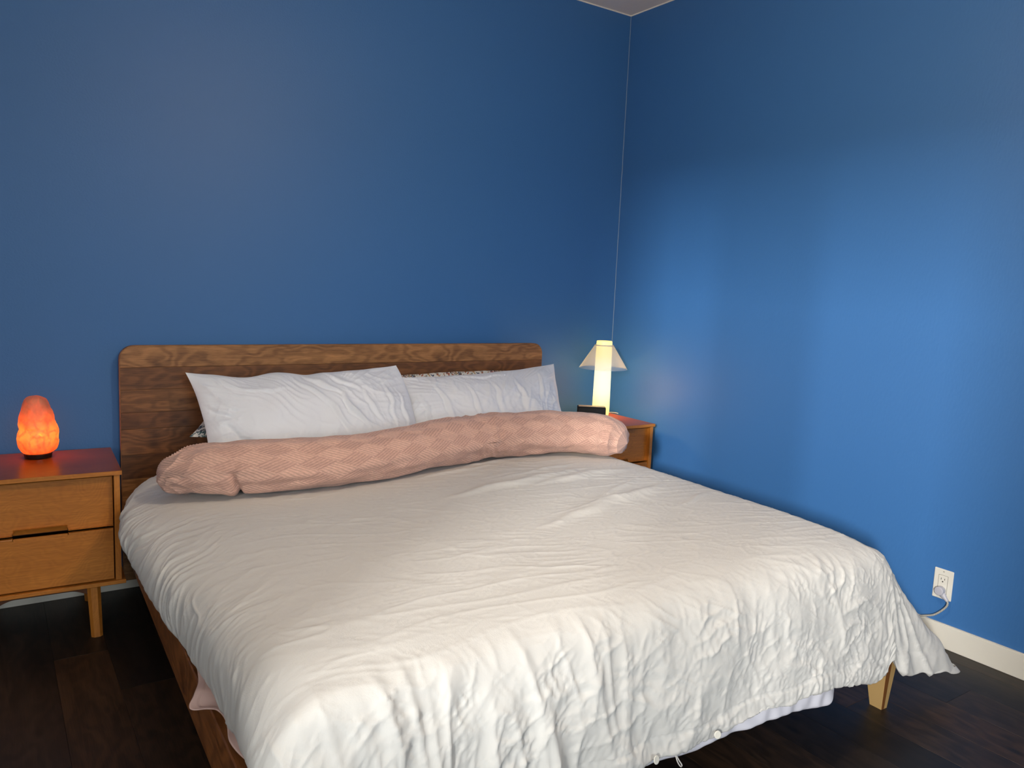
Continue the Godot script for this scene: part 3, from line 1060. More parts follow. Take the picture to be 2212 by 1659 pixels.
func build_bolster() -> void:
	# a long soft roll; centre line with half width and half height
	var axis := [
		[-2.487, 0.625, 0.70, 0.045, 0.040], [-2.455, 0.640, 0.735, 0.085, 0.066], [-2.40, 0.655, 0.775, 0.105, 0.078], [-2.30, 0.661, 0.825, 0.112, 0.083], [-2.16, 0.662, 0.862, 0.112, 0.083], [-1.97, 0.661, 0.868, 0.112, 0.081], [-1.74, 0.664, 0.823, 0.115, 0.084],
		[-1.40, 0.668, 0.737, 0.118, 0.088], [-1.16, 0.669, 0.722, 0.118, 0.089], [-0.94, 0.669, 0.750, 0.118, 0.089], [-0.80, 0.664, 0.83, 0.112, 0.085], [-0.745, 0.655, 0.895, 0.098, 0.076], [-0.725, 0.640, 0.935, 0.06, 0.05],
	]
	var cp := PackedVector3Array()
	var rr := PackedVector3Array()
	for a in axis:
		cp.append(Vector3(a[0], a[1], a[2]))
		rr.append(Vector3(a[3], a[4], 0))
	var c := smooth_path(cp, 26)
	var r := smooth_path(rr, 26)
	var n1 := noise(401, 1.0)
	var pts := []
	var uvs := []
	var seg := 120
	var run := 0.0
	var n := c.size()
	for k in n:
		var t := (c[mini(k + 1, n - 1)] - c[maxi(k - 1, 0)]).normalized()
		t.y *= 0.3
		t = t.normalized()
		var side := t.cross(Vector3.UP).normalized()
		var up := side.cross(t).normalized()
		if k:
			run += c[k].distance_to(c[k - 1])
		var row := PackedVector3Array()
		var urow := PackedVector2Array()
		for j in seg + 1:
			var a := TAU * j / seg
			var ca := cos(a)
			var sa := sin(a)
			# squarish at the bottom where it lies on the bed
			var h := r[k].y * (1.0 if sa > 0.0 else 0.96)
			var w := r[k].x
			if sa < 0.0:
				ca = signf(ca) * pow(absf(ca), 0.75)
				sa = -pow(absf(sa), 0.85)
			var p := c[k] + side * ca * w + up * sa * h
			var wob := 0.006 * n1.get_noise_2d(run * 4.0, sin(a) * 2.0) + 0.003 * n1.get_noise_2d(run * 9.0 + 7.0, cos(a) * 3.0)
			# gathers near both ends and in the middle
			var e0 := exp(-pow((run - 0.06) / 0.07, 2.0)) + exp(-pow((run - 2.02) / 0.09, 2.0)) + 0.8 * exp(-pow((run - 1.22) / 0.09, 2.0))
			var gth := 1.0 - absf(n1.get_noise_2d((run + 0.12 * ca) * 13.0, a * 0.6))
			wob += 0.010 * e0 * (pow(gth, 3.0) - 0.5)
			# one deep crease near the left end
			var cr_at := 0.232 + 0.02 * sin(a * 1.5)
			wob -= 0.020 * exp(-pow((run - cr_at) / 0.007, 2.0)) * sstep(0.1, 0.9, -sin(a) * 0.5 + absf(cos(a)) * 0.6)
			wob += 0.009 * exp(-pow((run - cr_at + 0.024) / 0.016, 2.0)) * sstep(0.0, 0.9, -sin(a))
			row.append(p + (side * ca + up * sa).normalized() * wob)
			urow.append(Vector2(run / 0.232, float(j) / seg * 5.0))
		if k == 0:
			var cap := PackedVector3Array()
			cap.resize(seg + 1)
			cap.fill(c[0] - t * 0.012)
			pts.append(cap)
			uvs.append(urow)
		pts.append(row)
		uvs.append(urow)
		if k == n - 1:
			var cap := PackedVector3Array()
			cap.resize(seg + 1)
			cap.fill(c[k] + t * 0.02)
			pts.append(cap)
			uvs.append(urow)
	var o := part("bolster", grid_mesh(pts, uvs, false, true), mats.bolster, self)
	tag(o, "long dusty pink bolster with a ribbed basketweave knit lying across the duvet", "bolster")

# ---------------------------------------------------------------- pillows
# c: top left, top right, bottom left, bottom right; sag: how far each side is drawn in (top, bottom, left, right)
func pillow_mesh(c: Array, nrm: Vector3, thick: float, sag: Array, seed_: int, angle: float, amp: float, nu := 190, nv := 110, strokes := [], lift := []) -> ArrayMesh:
	var n1 := noise(seed_, 1.0)
	var n2 := noise(seed_ + 9, 1.0)
	var front := []
	var back := []
	var uvs := []
	var uvb := []
	var wide: float = c[0].distance_to(c[1])
	var high: float = c[0].distance_to(c[2])
	for i in nv + 1:
		var v := 1.0 - 2.0 * i / nv
		v = signf(v) * (1.0 - pow(1.0 - absf(v), 1.35))
		var f := PackedVector3Array()
		var b := PackedVector3Array()
		var uu := PackedVector2Array()
		var ub := PackedVector2Array()
		for j in nu + 1:
			var u := -1.0 + 2.0 * j / nu
			u = signf(u) * (1.0 - pow(1.0 - absf(u), 1.35))
			var sv: float = sag[0] if v > 0.0 else sag[1]
			var sx: float = sag[2] if u < 0.0 else sag[3]
			var v2 := v * (1.0 - sv * (1.0 - pow(absf(u), 2.2)))
			var u2 := u * (1.0 - sx * (1.0 - pow(absf(v), 2.2)))
			var p: Vector3 = c[2].lerp(c[3], u2 * 0.5 + 0.5).lerp(c[0].lerp(c[1], u2 * 0.5 + 0.5), v2 * 0.5 + 0.5)
			var th := thick * pow(maxf(0.0, 1.0 - pow(absf(u), 3.2)), 0.72) * pow(maxf(0.0, 1.0 - pow(absf(v), 2.6)), 0.72)
			# creases, stronger towards the edges
			var x := u * wide * 0.5
			var y := v * high * 0.5
			var a := x * cos(angle) + y * sin(angle)
			var q := -x * sin(angle) + y * cos(angle)
			var w := n2.get_noise_2d(x * 3.0, y * 3.0) * 0.06
			var r1 := 1.0 - absf(n1.get_noise_2d(a * 2.2 + 3.0, (q + w) * 11.0))
			var r2 := 1.0 - absf(n1.get_noise_2d(a * 4.0 + 13.0, (q - w) * 24.0))
			var e := minf(1.0, minf(1.0 - absf(u), 1.0 - absf(v)) * 9.0)
			var edge := sstep(0.35, 1.0, maxf(absf(u), absf(v)))
			var rad := 1.0 - absf(n1.get_noise_2d(atan2(y, x) * 9.0, 4.0))
			var mk := sstep(-0.25, 0.4, n2.get_noise_2d(x * 3.2 + 31.0, y * 4.0))
			var d := amp * mk * (pow(r1, 3.0) - 0.35) + amp * 0.3 * mk * (pow(r2, 4.0) - 0.3) + amp * 0.7 * edge * (pow(rad, 3.0) - 0.4)
			d += crumple(n1, n2, x, y, 11.0, amp * 0.42) + crumple(n1, n2, x + 3.0, y, 24.0, amp * 0.16)
			d += 0.010 * n2.get_noise_2d(x * 4.0 + 3.0, y * 5.0)
			var here := Vector2(x, y)
			for t in strokes:
				var e2: Vector2 = t[1] - t[0]
				var h2: Vector2 = here - t[0]
				var f2: float = clampf(h2.dot(e2) / e2.length_squared(), 0.0, 1.0)
				var off: float = (h2 - e2 * f2).length() * signf(h2.cross(e2)) + 0.012 * n2.get_noise_2d(x * 8.0, y * 8.0)
				var w3: float = t[2] * (0.5 + 0.5 * sin(PI * clampf(f2, 0.08, 0.92)))
				d += t[3] * sin(PI * clampf(f2, 0.06, 0.94)) * (exp(-off * off / (w3 * w3)) - 0.8 * exp(-pow((off - w3 * 1.5) / (w3 * 0.8), 2.0)))
			for t in lift:
				p += (c[0] - c[2]).normalized() * t[1] * exp(-pow((u - t[0]) / t[2], 2.0)) * sstep(0.2, 1.0, v)
			p += nrm * 0.006 * n2.get_noise_2d(x * 7.0, y * 7.0)
			f.append(p + nrm * (th + d * e))
			b.append(p - nrm * (th * 0.55 + d * e * 0.3))
			uu.append(Vector2(x, y))
			ub.append(Vector2(-x, y))
		front.append(f)
		back.append(b)
		uvs.append(uu)
		uvb.append(ub)
	var m := grid_mesh(front, uvs, true)
	var m2 := grid_mesh(back, uvb, false)
	var st := SurfaceTool.new()
	st.append_from(m, 0, Transform3D())
	st.append_from(m2, 0, Transform3D())
	return st.commit()

func build_pillows() -> void:
	var nl := Vector3(-0.05, 0.42, 0.90).normalized()
	var a := part("pillow", pillow_mesh([Vector3(-2.325, 0.895, 0.19), Vector3(-1.432, 0.905, 0.185), Vector3(-2.30, 0.585, 0.46), Vector3(-1.45, 0.585, 0.46)], nl, 0.092, [0.13, 0.02, 0.05, -0.05], 501, -0.9, 0.007, 190, 110, [[Vector2(0.0, 0.19), Vector2(0.12, 0.05), 0.013, 0.013], [Vector2(0.10, 0.07), Vector2(0.20, -0.12), 0.012, 0.012], [Vector2(-0.05, 0.16), Vector2(0.06, 0.0), 0.012, 0.010], [Vector2(0.05, 0.02), Vector2(0.14, -0.14), 0.010, 0.009], [Vector2(0.08, 0.19), Vector2(0.22, 0.06), 0.012, 0.010], [Vector2(0.22, 0.08), Vector2(0.28, -0.10), 0.010, 0.008], [Vector2(0.32, 0.12), Vector2(0.34, -0.12), 0.010, 0.007], [Vector2(0.38, 0.08), Vector2(0.40, -0.14), 0.008, 0.006], [Vector2(-0.42, 0.06), Vector2(-0.32, -0.04), 0.012, 0.009], [Vector2(-0.40, -0.02), Vector2(-0.26, -0.15), 0.012, 0.008], [Vector2(-0.30, 0.12), Vector2(-0.08, 0.09), 0.014, 0.007]], [[-0.55, -0.014, 0.2], [-0.22, 0.012, 0.16], [0.05, -0.006, 0.1]]), mats.pillow, self)
	tag(a, "creased plump white pillow at the left, leaning on the headboard", "pillow", "white bed pillows")
	var b := part("pillow", pillow_mesh([Vector3(-1.425, 0.845, 0.165), Vector3(-0.546, 0.893, 0.185), Vector3(-1.445, 0.585, 0.39), Vector3(-0.655, 0.585, 0.455)], nl, 0.080, [0.10, 0.02, 0.0, 0.02], 601, 1.25, 0.007, 190, 110, [[Vector2(-0.28, 0.12), Vector2(-0.22, -0.10), 0.011, 0.009], [Vector2(-0.12, 0.10), Vector2(-0.06, -0.12), 0.011, 0.008], [Vector2(0.02, 0.12), Vector2(0.06, -0.10), 0.010, 0.008], [Vector2(0.16, 0.12), Vector2(0.20, -0.08), 0.011, 0.008], [Vector2(0.30, 0.14), Vector2(0.31, -0.06), 0.010, 0.007], [Vector2(-0.36, 0.05), Vector2(-0.33, -0.12), 0.010, 0.008], [Vector2(-0.20, 0.16), Vector2(0.10, 0.14), 0.012, 0.006]], []), mats.pillow, self)
	tag(b, "creased white pillow at the right beside the table lamp, its corner raised", "pillow", "white bed pillows")
	var c := part("floral_pillow", pillow_mesh([Vector3(-2.22, 0.745, 0.15), Vector3(-1.5, 0.80, 0.11), Vector3(-2.335, 0.664, 0.30), Vector3(-1.5, 0.585, 0.30)], nl, 0.04, [0.02, 0.0, 0.02, 0.0], 701, 0.3, 0.004, 60, 40), mats.floral_cool, self)
	tag(c, "white pillow with a dark blue floral print, its corner showing left behind the white pillow", "pillow", "floral pillows")
	var d := part("floral_pillow", pillow_mesh([Vector3(-1.42, 0.845, 0.115), Vector3(-0.72, 0.853, 0.115), Vector3(-1.43, 0.585, 0.24), Vector3(-0.68, 0.585, 0.24)], nl, 0.035, [-0.06, 0.0, 0.02, 0.02], 801, 0.3, 0.006, 80, 50), mats.floral_warm, self)
	tag(d, "pillow with a reddish floral print showing along the top behind the right white pillow", "pillow", "floral pillows")

# ---------------------------------------------------------------- nightstands
func build_nightstands() -> void:
	var t := thing("nightstand", "two-drawer wooden nightstand at the left of the bed, under the salt lamp", "nightstand", Vector3(-2.815, 0, 0.035), 0.0, "nightstands beside the bed")
	var w := 0.478
	var d := 0.395
	var x0 := -w * 0.5
	var x1 := w * 0.5
	part("top", box(Vector3(0, 0.5845, d * 0.5), Vector3(w + 0.012, 0.015, d + 0.012), 0.0015, 0, Vector2(0.1, 0.2)), mats.nightstand_top, t)
	part("edge_band", box(Vector3(0, 0.5845, d + 0.0065), Vector3(w + 0.0118, 0.0146, 0.0016), 0.0004, 0), mats.nightstand, t)
	part("base_board", box(Vector3(0.0, 0.193, d * 0.5), Vector3(w + 0.026, 0.014, d + 0.012), 0.0015, 0, Vector2(0.4, 0.3)), mats.nightstand, t)
	for s in [-1.0, 1.0]:
		part("side_panel", box(Vector3(s * (w * 0.5 - 0.0095), 0.3885, d * 0.5), Vector3(0.019, 0.377, d), 0.001, 1, Vector2(0.3 * s, 0.1)), mats.nightstand, t)
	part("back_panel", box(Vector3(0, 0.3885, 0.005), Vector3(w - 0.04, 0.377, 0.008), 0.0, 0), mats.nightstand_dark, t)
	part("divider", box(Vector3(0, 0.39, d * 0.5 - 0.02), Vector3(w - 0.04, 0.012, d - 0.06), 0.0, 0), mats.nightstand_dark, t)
	# drawers: the upper front has a finger notch cut in its lower edge, the lower one a shallower one in its upper edge
	var i := w * 0.5 - 0.023
	for up in [true, false]:
		var y0 := 0.3955 if up else 0.205
		var y1 := 0.5725 if up else 0.3865
		var h := 0.018 if up else 0.012
		var poly := PackedVector2Array()
		var ye := y0 if up else y1
		var sg := 1.0 if up else -1.0
		poly.append(Vector2(-i, ye))
		poly.append(Vector2(-0.080, ye))
		for q in 6:
			var a := PI * 0.5 * q / 5.0
			poly.append(Vector2(-0.080 + 0.012 * (1.0 - cos(a)), ye + sg * h * sin(a)))
		for q in 6:
			var a := PI * 0.5 * (5 - q) / 5.0
			poly.append(Vector2(0.080 - 0.012 * (1.0 - cos(a)), ye + sg * h * sin(a)))
		poly.append(Vector2(0.080, ye))
		poly.append(Vector2(i, ye))
		poly.append(Vector2(i, y1 if up else y0))
		poly.append(Vector2(-i, y1 if up else y0))
		var dr := part("drawer", slab(poly, d - 0.022, d - 0.004, 0.0012, 0, Vector2(0.15, 0.35 if up else 0.8)), mats.nightstand, t)
		# the slanting scoop behind the notch
		var st := begin()
		var ya := ye + sg * (h + 0.003)
		var yb := ye + sg * 0.0005
		var za := d - 0.006 if up else d - 0.0056
		var zb := d - 0.016 if up else d - 0.0056
		face(st, [Vector3(-0.078, yb, zb), Vector3(0.078, yb, zb), Vector3(0.078, ya, za), Vector3(-0.078, ya, za)], Vector3(0, -sg, 1), 0, Vector2(0.2, 0.1))
		face(st, [Vector3(-0.078, yb, zb), Vector3(0.078, yb, zb), Vector3(0.078, yb, zb - 0.006), Vector3(-0.078, yb, zb - 0.006)], Vector3(0, -sg, 0), 0, Vector2(0.2, 0.1))
		part("handle_scoop", st.commit(), mats.nightstand, dr, "finger scoop that serves as a handle")
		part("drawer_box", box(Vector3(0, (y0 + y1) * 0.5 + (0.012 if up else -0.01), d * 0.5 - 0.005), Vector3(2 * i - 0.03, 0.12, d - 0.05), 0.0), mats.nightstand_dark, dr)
	# legs, tapered and leaning outwards a little
	for s in [-1.0, 1.0]:
		for f in [0, 1]:
			var zt0 := d - 0.052 if f else 0.016
			var zt1 := d - 0.010 if f else 0.058
			var zb0 := d - 0.036 if f else 0.010
			var zb1 := d - 0.006 if f else 0.040
			var a0: float = s * (w * 0.5 - 0.066)
			var a1: float = s * (w * 0.5 - 0.108)
			var b0: float = s * (w * 0.5 - 0.062)
			var b1: float = s * (w * 0.5 - 0.098)
			var st := begin()
			add_loft(st, [leg_ring(minf(b0, b1), maxf(b0, b1), zb0, zb1, 0.0, 0.009), leg_ring(minf(a0, a1), maxf(a0, a1), zt0, zt1, 0.186, 0.011)], 1, Vector2(0.2 * s, 0.3))
			part("leg", st.commit(), mats.nightstand, t)
	# arched aprons between the legs
	for z in [0.035, d - 0.04]:
		var poly := PackedVector2Array()
		var xa := w * 0.5 - 0.10
		poly.append(Vector2(xa, 0.186))
		poly.append(Vector2(-xa, 0.186))
		for q in 9:
			var f := q / 8.0
			var x := lerpf(-xa, -xa + 0.06, f)
			poly.append(Vector2(x, 0.150 + 0.022 * sin(f * PI * 0.5)))
		for q in 9:
			var f := 1.0 - q / 8.0
			var x := lerpf(xa, xa - 0.06, f)
			poly.append(Vector2(x, 0.150 + 0.022 * sin(f * PI * 0.5)))
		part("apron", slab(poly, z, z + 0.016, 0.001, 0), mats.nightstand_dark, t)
	var c := t.duplicate()
	c.name = numbered("nightstand")
	add_child(c)
	c.position = Vector3(-0.294, 0, 0.035)
	c.rotation.y = 0.0
	c.set_meta("label", "two-drawer wooden nightstand in the corner at the right of the bed, under the table lamp")
	t.rotation.y = -0.035

# ---------------------------------------------------------------- lamps
func omni(called: String, at: Vector3, energy: float, color: Color, size: float, parent: Node) -> void:
	var l := OmniLight3D.new()
	l.name = called
	l.position = at
	l.light_energy = energy
	l.light_color = color
	l.light_size = size
	l.omni_range = 9.0
	l.omni_attenuation = 2.0
	l.shadow_enabled = true
	parent.add_child(l)

func build_lamps() -> void:
	# salt lamp
	var t := thing("salt_lamp", "glowing orange rock salt lamp on the left nightstand", "lamp", Vector3(-2.815, 0.5925, 0.125))
	var prof := [ # height, left reach, right reach
		[0.0165, 0.040, 0.036], [0.020, 0.050, 0.047], [0.030, 0.057, 0.060], [0.045, 0.063, 0.0645], [0.0655, 0.066, 0.0655], [0.080, 0.0645, 0.066], [0.092, 0.059, 0.066], [0.099, 0.0565, 0.065], [0.110, 0.0587, 0.0625],
		[0.124, 0.058, 0.0565], [0.139, 0.0558, 0.053], [0.154, 0.052, 0.049], [0.168, 0.0478, 0.043], [0.183, 0.0433, 0.0385], [0.196, 0.039, 0.031], [0.204, 0.030, 0.019], [0.2075, 0.015, 0.009], [0.2085, 0.004, 0.003]]
	var n1 := noise(901, 1.0, FastNoiseLite.TYPE_SIMPLEX_SMOOTH, 3)
	var n2 := noise(905, 1.0, FastNoiseLite.TYPE_CELLULAR)
	n2.cellular_return_type = FastNoiseLite.RETURN_DISTANCE
	var pv := PackedVector3Array()
	for q in prof:
		pv.append(Vector3(0.0165 + (q[0] - 0.0165) * 1.09, q[1], q[2]))
	pv = smooth_path(pv, 6)
	var pts := []
	var uvs := []
	var seg := 96
	for k in pv.size():
		var row := PackedVector3Array()
		var urow := PackedVector2Array()
		for j in seg + 1:
			var a := TAU * j / seg
			var d := Vector3(cos(a), 0, sin(a))
			var r := lerpf(pv[k].y, pv[k].z, 0.5 + 0.5 * d.x)
			var p := Vector3(d.x * r, pv[k].x, d.z * r * 0.92)
			var s := sstep(0.004, 0.03, pv[k].y)
			var w := 0.0025 * n1.get_noise_3d(p.x * 18.0, p.y * 18.0, p.z * 18.0) + 0.0030 * (n2.get_noise_3d(p.x * 26.0, p.y * 20.0, p.z * 26.0) + 0.5) + 0.0012 * n1.get_noise_3d(p.x * 70.0, p.y * 70.0, p.z * 70.0)
			row.append(p + (d + Vector3(0, 0.2, 0)) * w * s)
			urow.append(Vector2(float(j) / seg, pv[k].x / 0.226))
		pts.append(row)
		uvs.append(urow)
	var rock := StandardMaterial3D.new()
	rock.albedo_color = Color(0.60, 0.40, 0.32)
	rock.roughness = 0.55
	rock.emission_enabled = true
	rock.emission_texture = tex(salt_image())
	rock.emission_operator = BaseMaterial3D.EMISSION_OP_MULTIPLY
	rock.emission = Color.WHITE
	rock.emission_energy_multiplier = 1.1
	part("salt_rock", grid_mesh(pts, uvs, true, true), rock, t)
	var sb := begin()
	var rings := []
	for q in [[0.0, 0.040], [0.002, 0.043], [0.015, 0.045], [0.0175, 0.043]]:
		var ring := []
		for j in 14:
			var a := TAU * j / 14.0
			ring.append(Vector3(cos(a) * q[1] * (1.0 + 0.05 * sin(j * 2.7)), q[0], sin(a) * q[1]))
		rings.append(ring)
	add_loft(sb, rings)
	part("stone_base", sb.commit(), mats.stone_base, t, "dark polished base")
	omni("salt_lamp_glow", Vector3(0.01, 0.08, 0.01), 0.016, Color(1.0, 0.50, 0.18), 0.03, t)

	# pendant lamp over the foot of the bed, outside the photograph
	var cl := thing("pendant_lamp", "round pendant lamp with a warm glowing globe hanging from the ceiling over the bed", "lamp", Vector3(-1.75, ROOM_H, 2.15))
	var dome := flat(Color(0.9, 0.88, 0.82), 0.5)
	dome.emission_enabled = true
	dome.emission = Color(1.0, 0.88, 0.72)
	dome.emission_energy_multiplier = 1.2
	part("canopy", lathe(PackedVector2Array([Vector2(0, 0), Vector2(0.06, 0), Vector2(0.06, -0.018), Vector2(0.05, -0.022), Vector2(0.006, -0.022)])), mats.trim, cl)
	part("stem", tube(PackedVector3Array([Vector3(0, -0.01, 0), Vector3(0, -0.3, 0), Vector3(0, -0.42, 0)]), 0.006, 10), mats.trim, cl)
	var gp := PackedVector2Array()
	for k in 21:
		var a := PI * k / 20.0
		gp.append(Vector2(0.11 * sin(a), -0.52 + 0.11 * cos(a)))
	gp.reverse()
	part("globe", lathe(gp, 40), dome, cl)
	omni("pendant_lamp_glow", Vector3(0, -0.52, 0), 0.94, Color(1.0, 0.90, 0.79), 0.06, cl)

	# table lamp: a tapering luminous column under a translucent cone
	var L := thing("table_lamp", "lit column table lamp with a translucent white cone shade on the right nightstand", "lamp", Vector3(-0.172, 0.5925, 0.135))
	var glow := StandardMaterial3D.new()
	glow.albedo_color = Color(0.9, 0.86, 0.74)
	glow.roughness = 0.4
	glow.emission_enabled = true
	var gi := Image.create(4, 256, false, Image.FORMAT_RGB8)
	for y in 256:
		var v := y / 255.0
		var c := Color(1.0, 0.93, 0.50).lerp(Color(1.0, 0.98, 0.80), sstep(0.12, 0.40, v)).lerp(Color(1.0, 0.90, 0.48), sstep(0.62, 0.80, v))
		c = Color(1.0, 0.87, 0.62).lerp(c, sstep(0.0, 0.14, v))
		for x in 4:
			gi.set_pixel(x, y, c)
	glow.emission_texture = tex(gi)
	glow.emission_operator = BaseMaterial3D.EMISSION_OP_MULTIPLY
	glow.emission = Color.WHITE
	glow.emission_energy_multiplier = 0.86
	part("column", lathe(PackedVector2Array([Vector2(0.0, 0.0), Vector2(0.036, 0.0), Vector2(0.042, 0.003), Vector2(0.0455, 0.014), Vector2(0.047, 0.03), Vector2(0.0472, 0.06), Vector2(0.0462, 0.16), Vector2(0.0448, 0.26), Vector2(0.0435, 0.36), Vector2(0.043, 0.395), Vector2(0.0425, 0.409), Vector2(0.0405, 0.4125), Vector2(0.0, 0.4125)]), 56), glow, L)
	var film := StandardMaterial3D.new()
	film.transparency = BaseMaterial3D.TRANSPARENCY_ALPHA
	film.albedo_color = Color(0.80, 0.83, 0.88, 0.42)
	film.roughness = 0.6
	film.backlight_enabled = true
	film.backlight = Color(0.16, 0.16, 0.16)
	# fine pleats
	var pl := []
	var pu := []
	var rows := [[0.0505, 0.388], [0.0505, 0.392], [0.054, 0.383], [0.131, 0.262]]
	for k in 4:
		var row := PackedVector3Array()
		var urow := PackedVector2Array()
		for j in 181:
			var a := TAU * j / 180.0
			var rr: float = rows[k][0] + (0.0006 if j % 2 else -0.0006) * (1.0 if k > 1 else 0.0)
			row.append(Vector3(cos(a) * rr, rows[k][1], sin(a) * rr))
			urow.append(Vector2(j / 180.0, k / 3.0))
		pl.append(row)
		pu.append(urow)
	part("shade", grid_mesh(pl, pu, false, true), film, L, "translucent white pleated cone shade")
	part("shade_ring", lathe(PackedVector2Array([Vector2(0.0436, 0.386), Vector2(0.0515, 0.386), Vector2(0.0515, 0.3915), Vector2(0.0436, 0.3915), Vector2(0.0436, 0.386)]), 48), mats.cable_white, L)
	part("cable", tube(smooth_path(PackedVector3Array([Vector3(0.036, 0.005, -0.02), Vector3(0.075, 0.004, -0.05), Vector3(0.115, 0.004, -0.055), Vector3(0.14, 0.0035, -0.035), Vector3(0.148, 0.001, -0.02)])), 0.003, 8), mats.cable_white, L, "white cable on the nightstand")
	omni("table_lamp_glow", Vector3(0, 0.13, 0), 0.10, Color(1.0, 0.76, 0.42), 0.03, L)

func salt_image() -> Image:
	var w := 256
	var h := 256
	var img := Image.create(w, h, false, Image.FORMAT_RGB8)
	var n := noise(910, 1.0, FastNoiseLite.TYPE_SIMPLEX_SMOOTH, 4)
	var nr := noise(911, 1.0, FastNoiseLite.TYPE_SIMPLEX_SMOOTH, 3, FastNoiseLite.FRACTAL_RIDGED)
	for y in h:
		for x in w:
			var u := float(x) / w
			var v := float(y) / h
			var cx := cos(u * TAU)
			var sx := sin(u * TAU)
			var a := n.get_noise_3d(cx * 1.6, sx * 1.6, v * 4.0)
			var a2 := n.get_noise_3d(cx * 0.5 + 3.0, sx * 0.5, v * 1.6)
			var vein := maxf(0.0, nr.get_noise_3d(cx * 1.4 + 5.0, sx * 1.4, v * 4.5) - 0.25)
			# the bulb inside stands a third of the way up: salt is thinnest over it
			var near := exp(-pow((v - 0.40) / 0.20, 2.0))
			var c := Color(0.95, 0.31, 0.07)
			c = c.lerp(Color(1.0, 0.53, 0.15), clampf(near * 1.1 + a * 0.5, 0.0, 1.0))
			c = c.lerp(Color(0.44, 0.17, 0.10), sstep(0.56, 0.92, v + a2 * 0.25))
			c = c.lerp(Color(0.72, 0.20, 0.06), clampf(vein * 0.8, 0.0, 0.5))
			var spot := Vector2((u - 0.235) * 6.0, (v - 0.40) * 4.5 + a * 0.3).length()
			c = c.lerp(Color(1.0, 0.70, 0.18), exp(-spot * spot * 90.0))
			img.set_pixel(x, y, c)
	return img

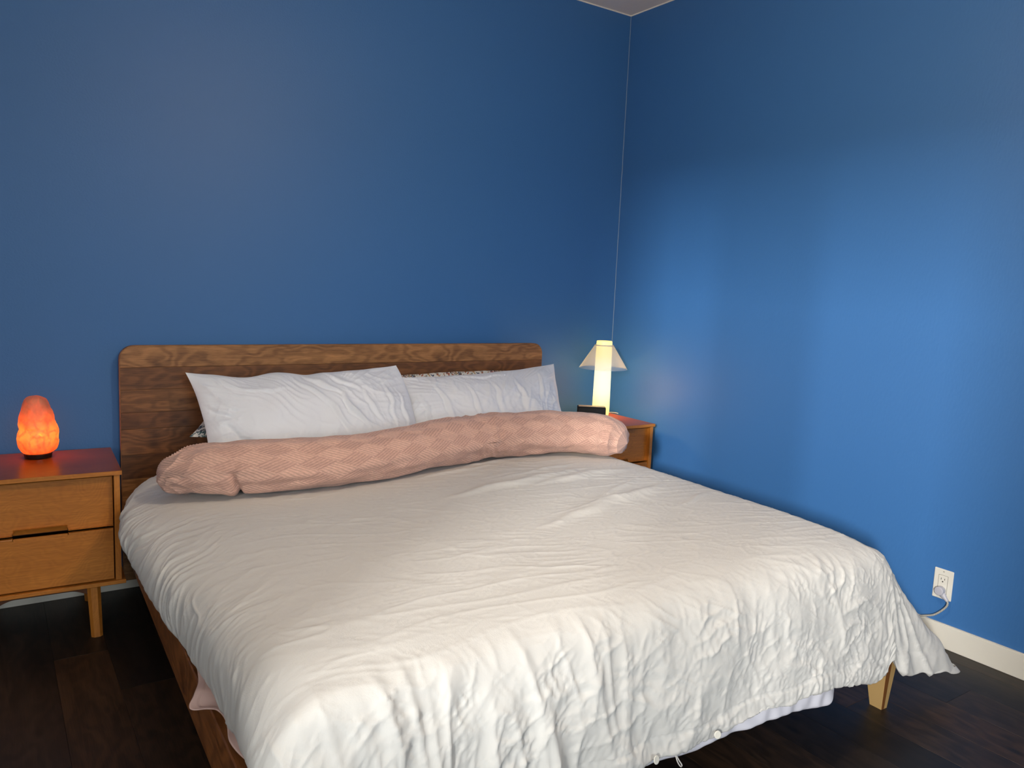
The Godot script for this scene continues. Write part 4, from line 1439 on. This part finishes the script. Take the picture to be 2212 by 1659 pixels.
# ---------------------------------------------------------------- small things
func build_small() -> void:
	# alarm clock with a sloping black face
	var t := thing("alarm_clock", "small black digital alarm clock beside the lit table lamp", "clock", Vector3(-0.305, 0.592, 0.215), -0.62)
	var st := begin()
	var pr := [Vector2(0.038, 0.0), Vector2(0.028, 0.067), Vector2(0.02, 0.071), Vector2(-0.03, 0.071), Vector2(-0.036, 0.064), Vector2(-0.036, 0.0)]
	var rings := []
	for x in [-0.074, -0.071, 0.071, 0.074]:
		var ring := []
		var sc := 0.955 if absf(x) > 0.0715 else 1.0
		for q in pr:
			ring.append(Vector3(x, 0.0355 + (q.y - 0.0355) * sc, q.x * sc))
		rings.append(ring)
	add_loft(st, rings, 0)
	part("body", st.commit(), mats.black_cloth, t)
	var scr := begin()
	var o := Vector3(0, 0.0004, 0.0012)
	face(scr, [Vector3(-0.071, 0.003, 0.0376) + o, Vector3(0.071, 0.003, 0.0376) + o, Vector3(0.071, 0.064, 0.0285) + o, Vector3(-0.071, 0.064, 0.0285) + o], Vector3(0, 0.15, 1), 0, Vector2.ZERO)
	part("screen", scr.commit(), mats.black, t, "glossy black display")
	part("top_plate", box(Vector3(0, 0.0722, -0.005), Vector3(0.138, 0.002, 0.048), 0.0008), mats.clock_top, t, "pale top panel with buttons")
	var tm := TextMesh.new()
	tm.text = "4:46"
	var sf := SystemFont.new()
	sf.font_names = PackedStringArray(["Droid Sans"])
	tm.font = sf
	tm.font_size = 16
	tm.pixel_size = 0.0013
	tm.depth = 0.0004
	var dig := flat(Color(0.12, 0.13, 0.13), 0.5)
	dig.emission_enabled = true
	dig.emission = Color(0.75, 0.85, 0.85)
	dig.emission_energy_multiplier = 0.035
	var tx := part("digits", tm, dig, t, "faint digital time")
	tx.position = Vector3(-0.004, 0.030, 0.0355)
	tx.rotation.x = -0.148

	# wall outlet
	var w := thing("wall_outlet", "white wall outlet with a screwed cover plate low on the right blue wall", "outlet", Vector3(0, 0.239, 1.953), -PI * 0.5)
	# in its own axes the plate faces +z
	part("cover_plate", box(Vector3(0, 0, 0.003), Vector3(0.0705, 0.1145, 0.006), 0.0022), mats.plastic, w)
	var rc := part("receptacle", box(Vector3(0, 0, 0.0066), Vector3(0.033, 0.067, 0.003), 0.001), mats.plastic, w)
	var fr := begin()
	for s in [-1.0, 1.0]:
		add_box(fr, Vector3(s * 0.0172, 0, 0.0061), Vector3(0.0009, 0.0685, 0.0004), 0.0)
		add_box(fr, Vector3(0, s * 0.0342, 0.0061), Vector3(0.0345, 0.0009, 0.0004), 0.0)
	part("reveal", fr.commit(), mats.joint, w)
	for s in [-1.0, 1.0]:
		part("slot", box(Vector3(s * 0.0064, 0.0205, 0.0081), Vector3(0.0020, 0.0078 if s < 0.0 else 0.0066, 0.0004), 0.0), mats.slot, rc)
		var sc := part("screw", lathe(PackedVector2Array([Vector2(0, 0.001), Vector2(0.003, 0.001), Vector2(0.0034, 0.0)]), 16), mats.screw, w)
		sc.position = Vector3(0, s * 0.0485, 0.0059)
		sc.rotation.x = PI * 0.5
		part("screw_slot", box(Vector3(0, 0.00105, 0), Vector3(0.005, 0.0002, 0.0008), 0.0), mats.joint, sc)
	var gh := part("ground_hole", lathe(PackedVector2Array([Vector2(0, 0.0004), Vector2(0.0026, 0.0004), Vector2(0.0026, 0.0)]), 16), mats.slot, rc)
	gh.position = Vector3(0, 0.0105, 0.0080)
	gh.rotation.x = PI * 0.5

	# plug and braided cord
	var p := thing("power_cord", "pale grey round plug with a braided cord in the white wall outlet", "cord", Vector3.ZERO)
	var pg := part("plug", lathe(PackedVector2Array([Vector2(0, 0.027), Vector2(0.0135, 0.027), Vector2(0.0160, 0.0255), Vector2(0.0168, 0.023), Vector2(0.0168, 0.010), Vector2(0.0155, 0.004), Vector2(0.0125, 0.0), Vector2(0, 0.0)]), 40), mats.plug, p)
	pg.position = Vector3(-0.0085, 0.2175, 1.9545)
	pg.rotation = Vector3(0, 0, PI * 0.5)
	var nk := begin()
	var rgs := []
	for q in [[0.0, 0.0125, 0.0085], [0.010, 0.0105, 0.008], [0.022, 0.0068, 0.0066], [0.032, 0.0055, 0.0055]]:
		var ring := []
		var cc := Vector3(-0.0225, 0.208, 1.9625).lerp(Vector3(-0.0255, 0.188, 1.9865), q[0] / 0.032)
		var ax := Vector3(-0.003, -0.020, 0.024).normalized()
		var sd := ax.cross(Vector3.RIGHT).normalized()
		for j in 16:
			var a := TAU * j / 16.0
			ring.append(cc + sd * cos(a) * q[1] + Vector3.RIGHT * sin(a) * q[2])
		rgs.append(ring)
	add_loft(nk, rgs)
	part("strain_relief", nk.commit(), mats.plug, p)
	part("braided_cord", tube(smooth_path(PackedVector3Array([Vector3(-0.0255, 0.189, 1.985), Vector3(-0.026, 0.180, 1.9885), Vector3(-0.026, 0.165, 1.984), Vector3(-0.024, 0.140, 1.965), Vector3(-0.022, 0.116, 1.939), Vector3(-0.022, 0.100, 1.905), Vector3(-0.03, 0.075, 1.85), Vector3(-0.03, 0.02, 1.78), Vector3(-0.03, 0.0036, 1.70), Vector3(-0.03, 0.0036, 1.3)]), 12), 0.0036, 10), mats.braid, p, "grey and white braided cord")
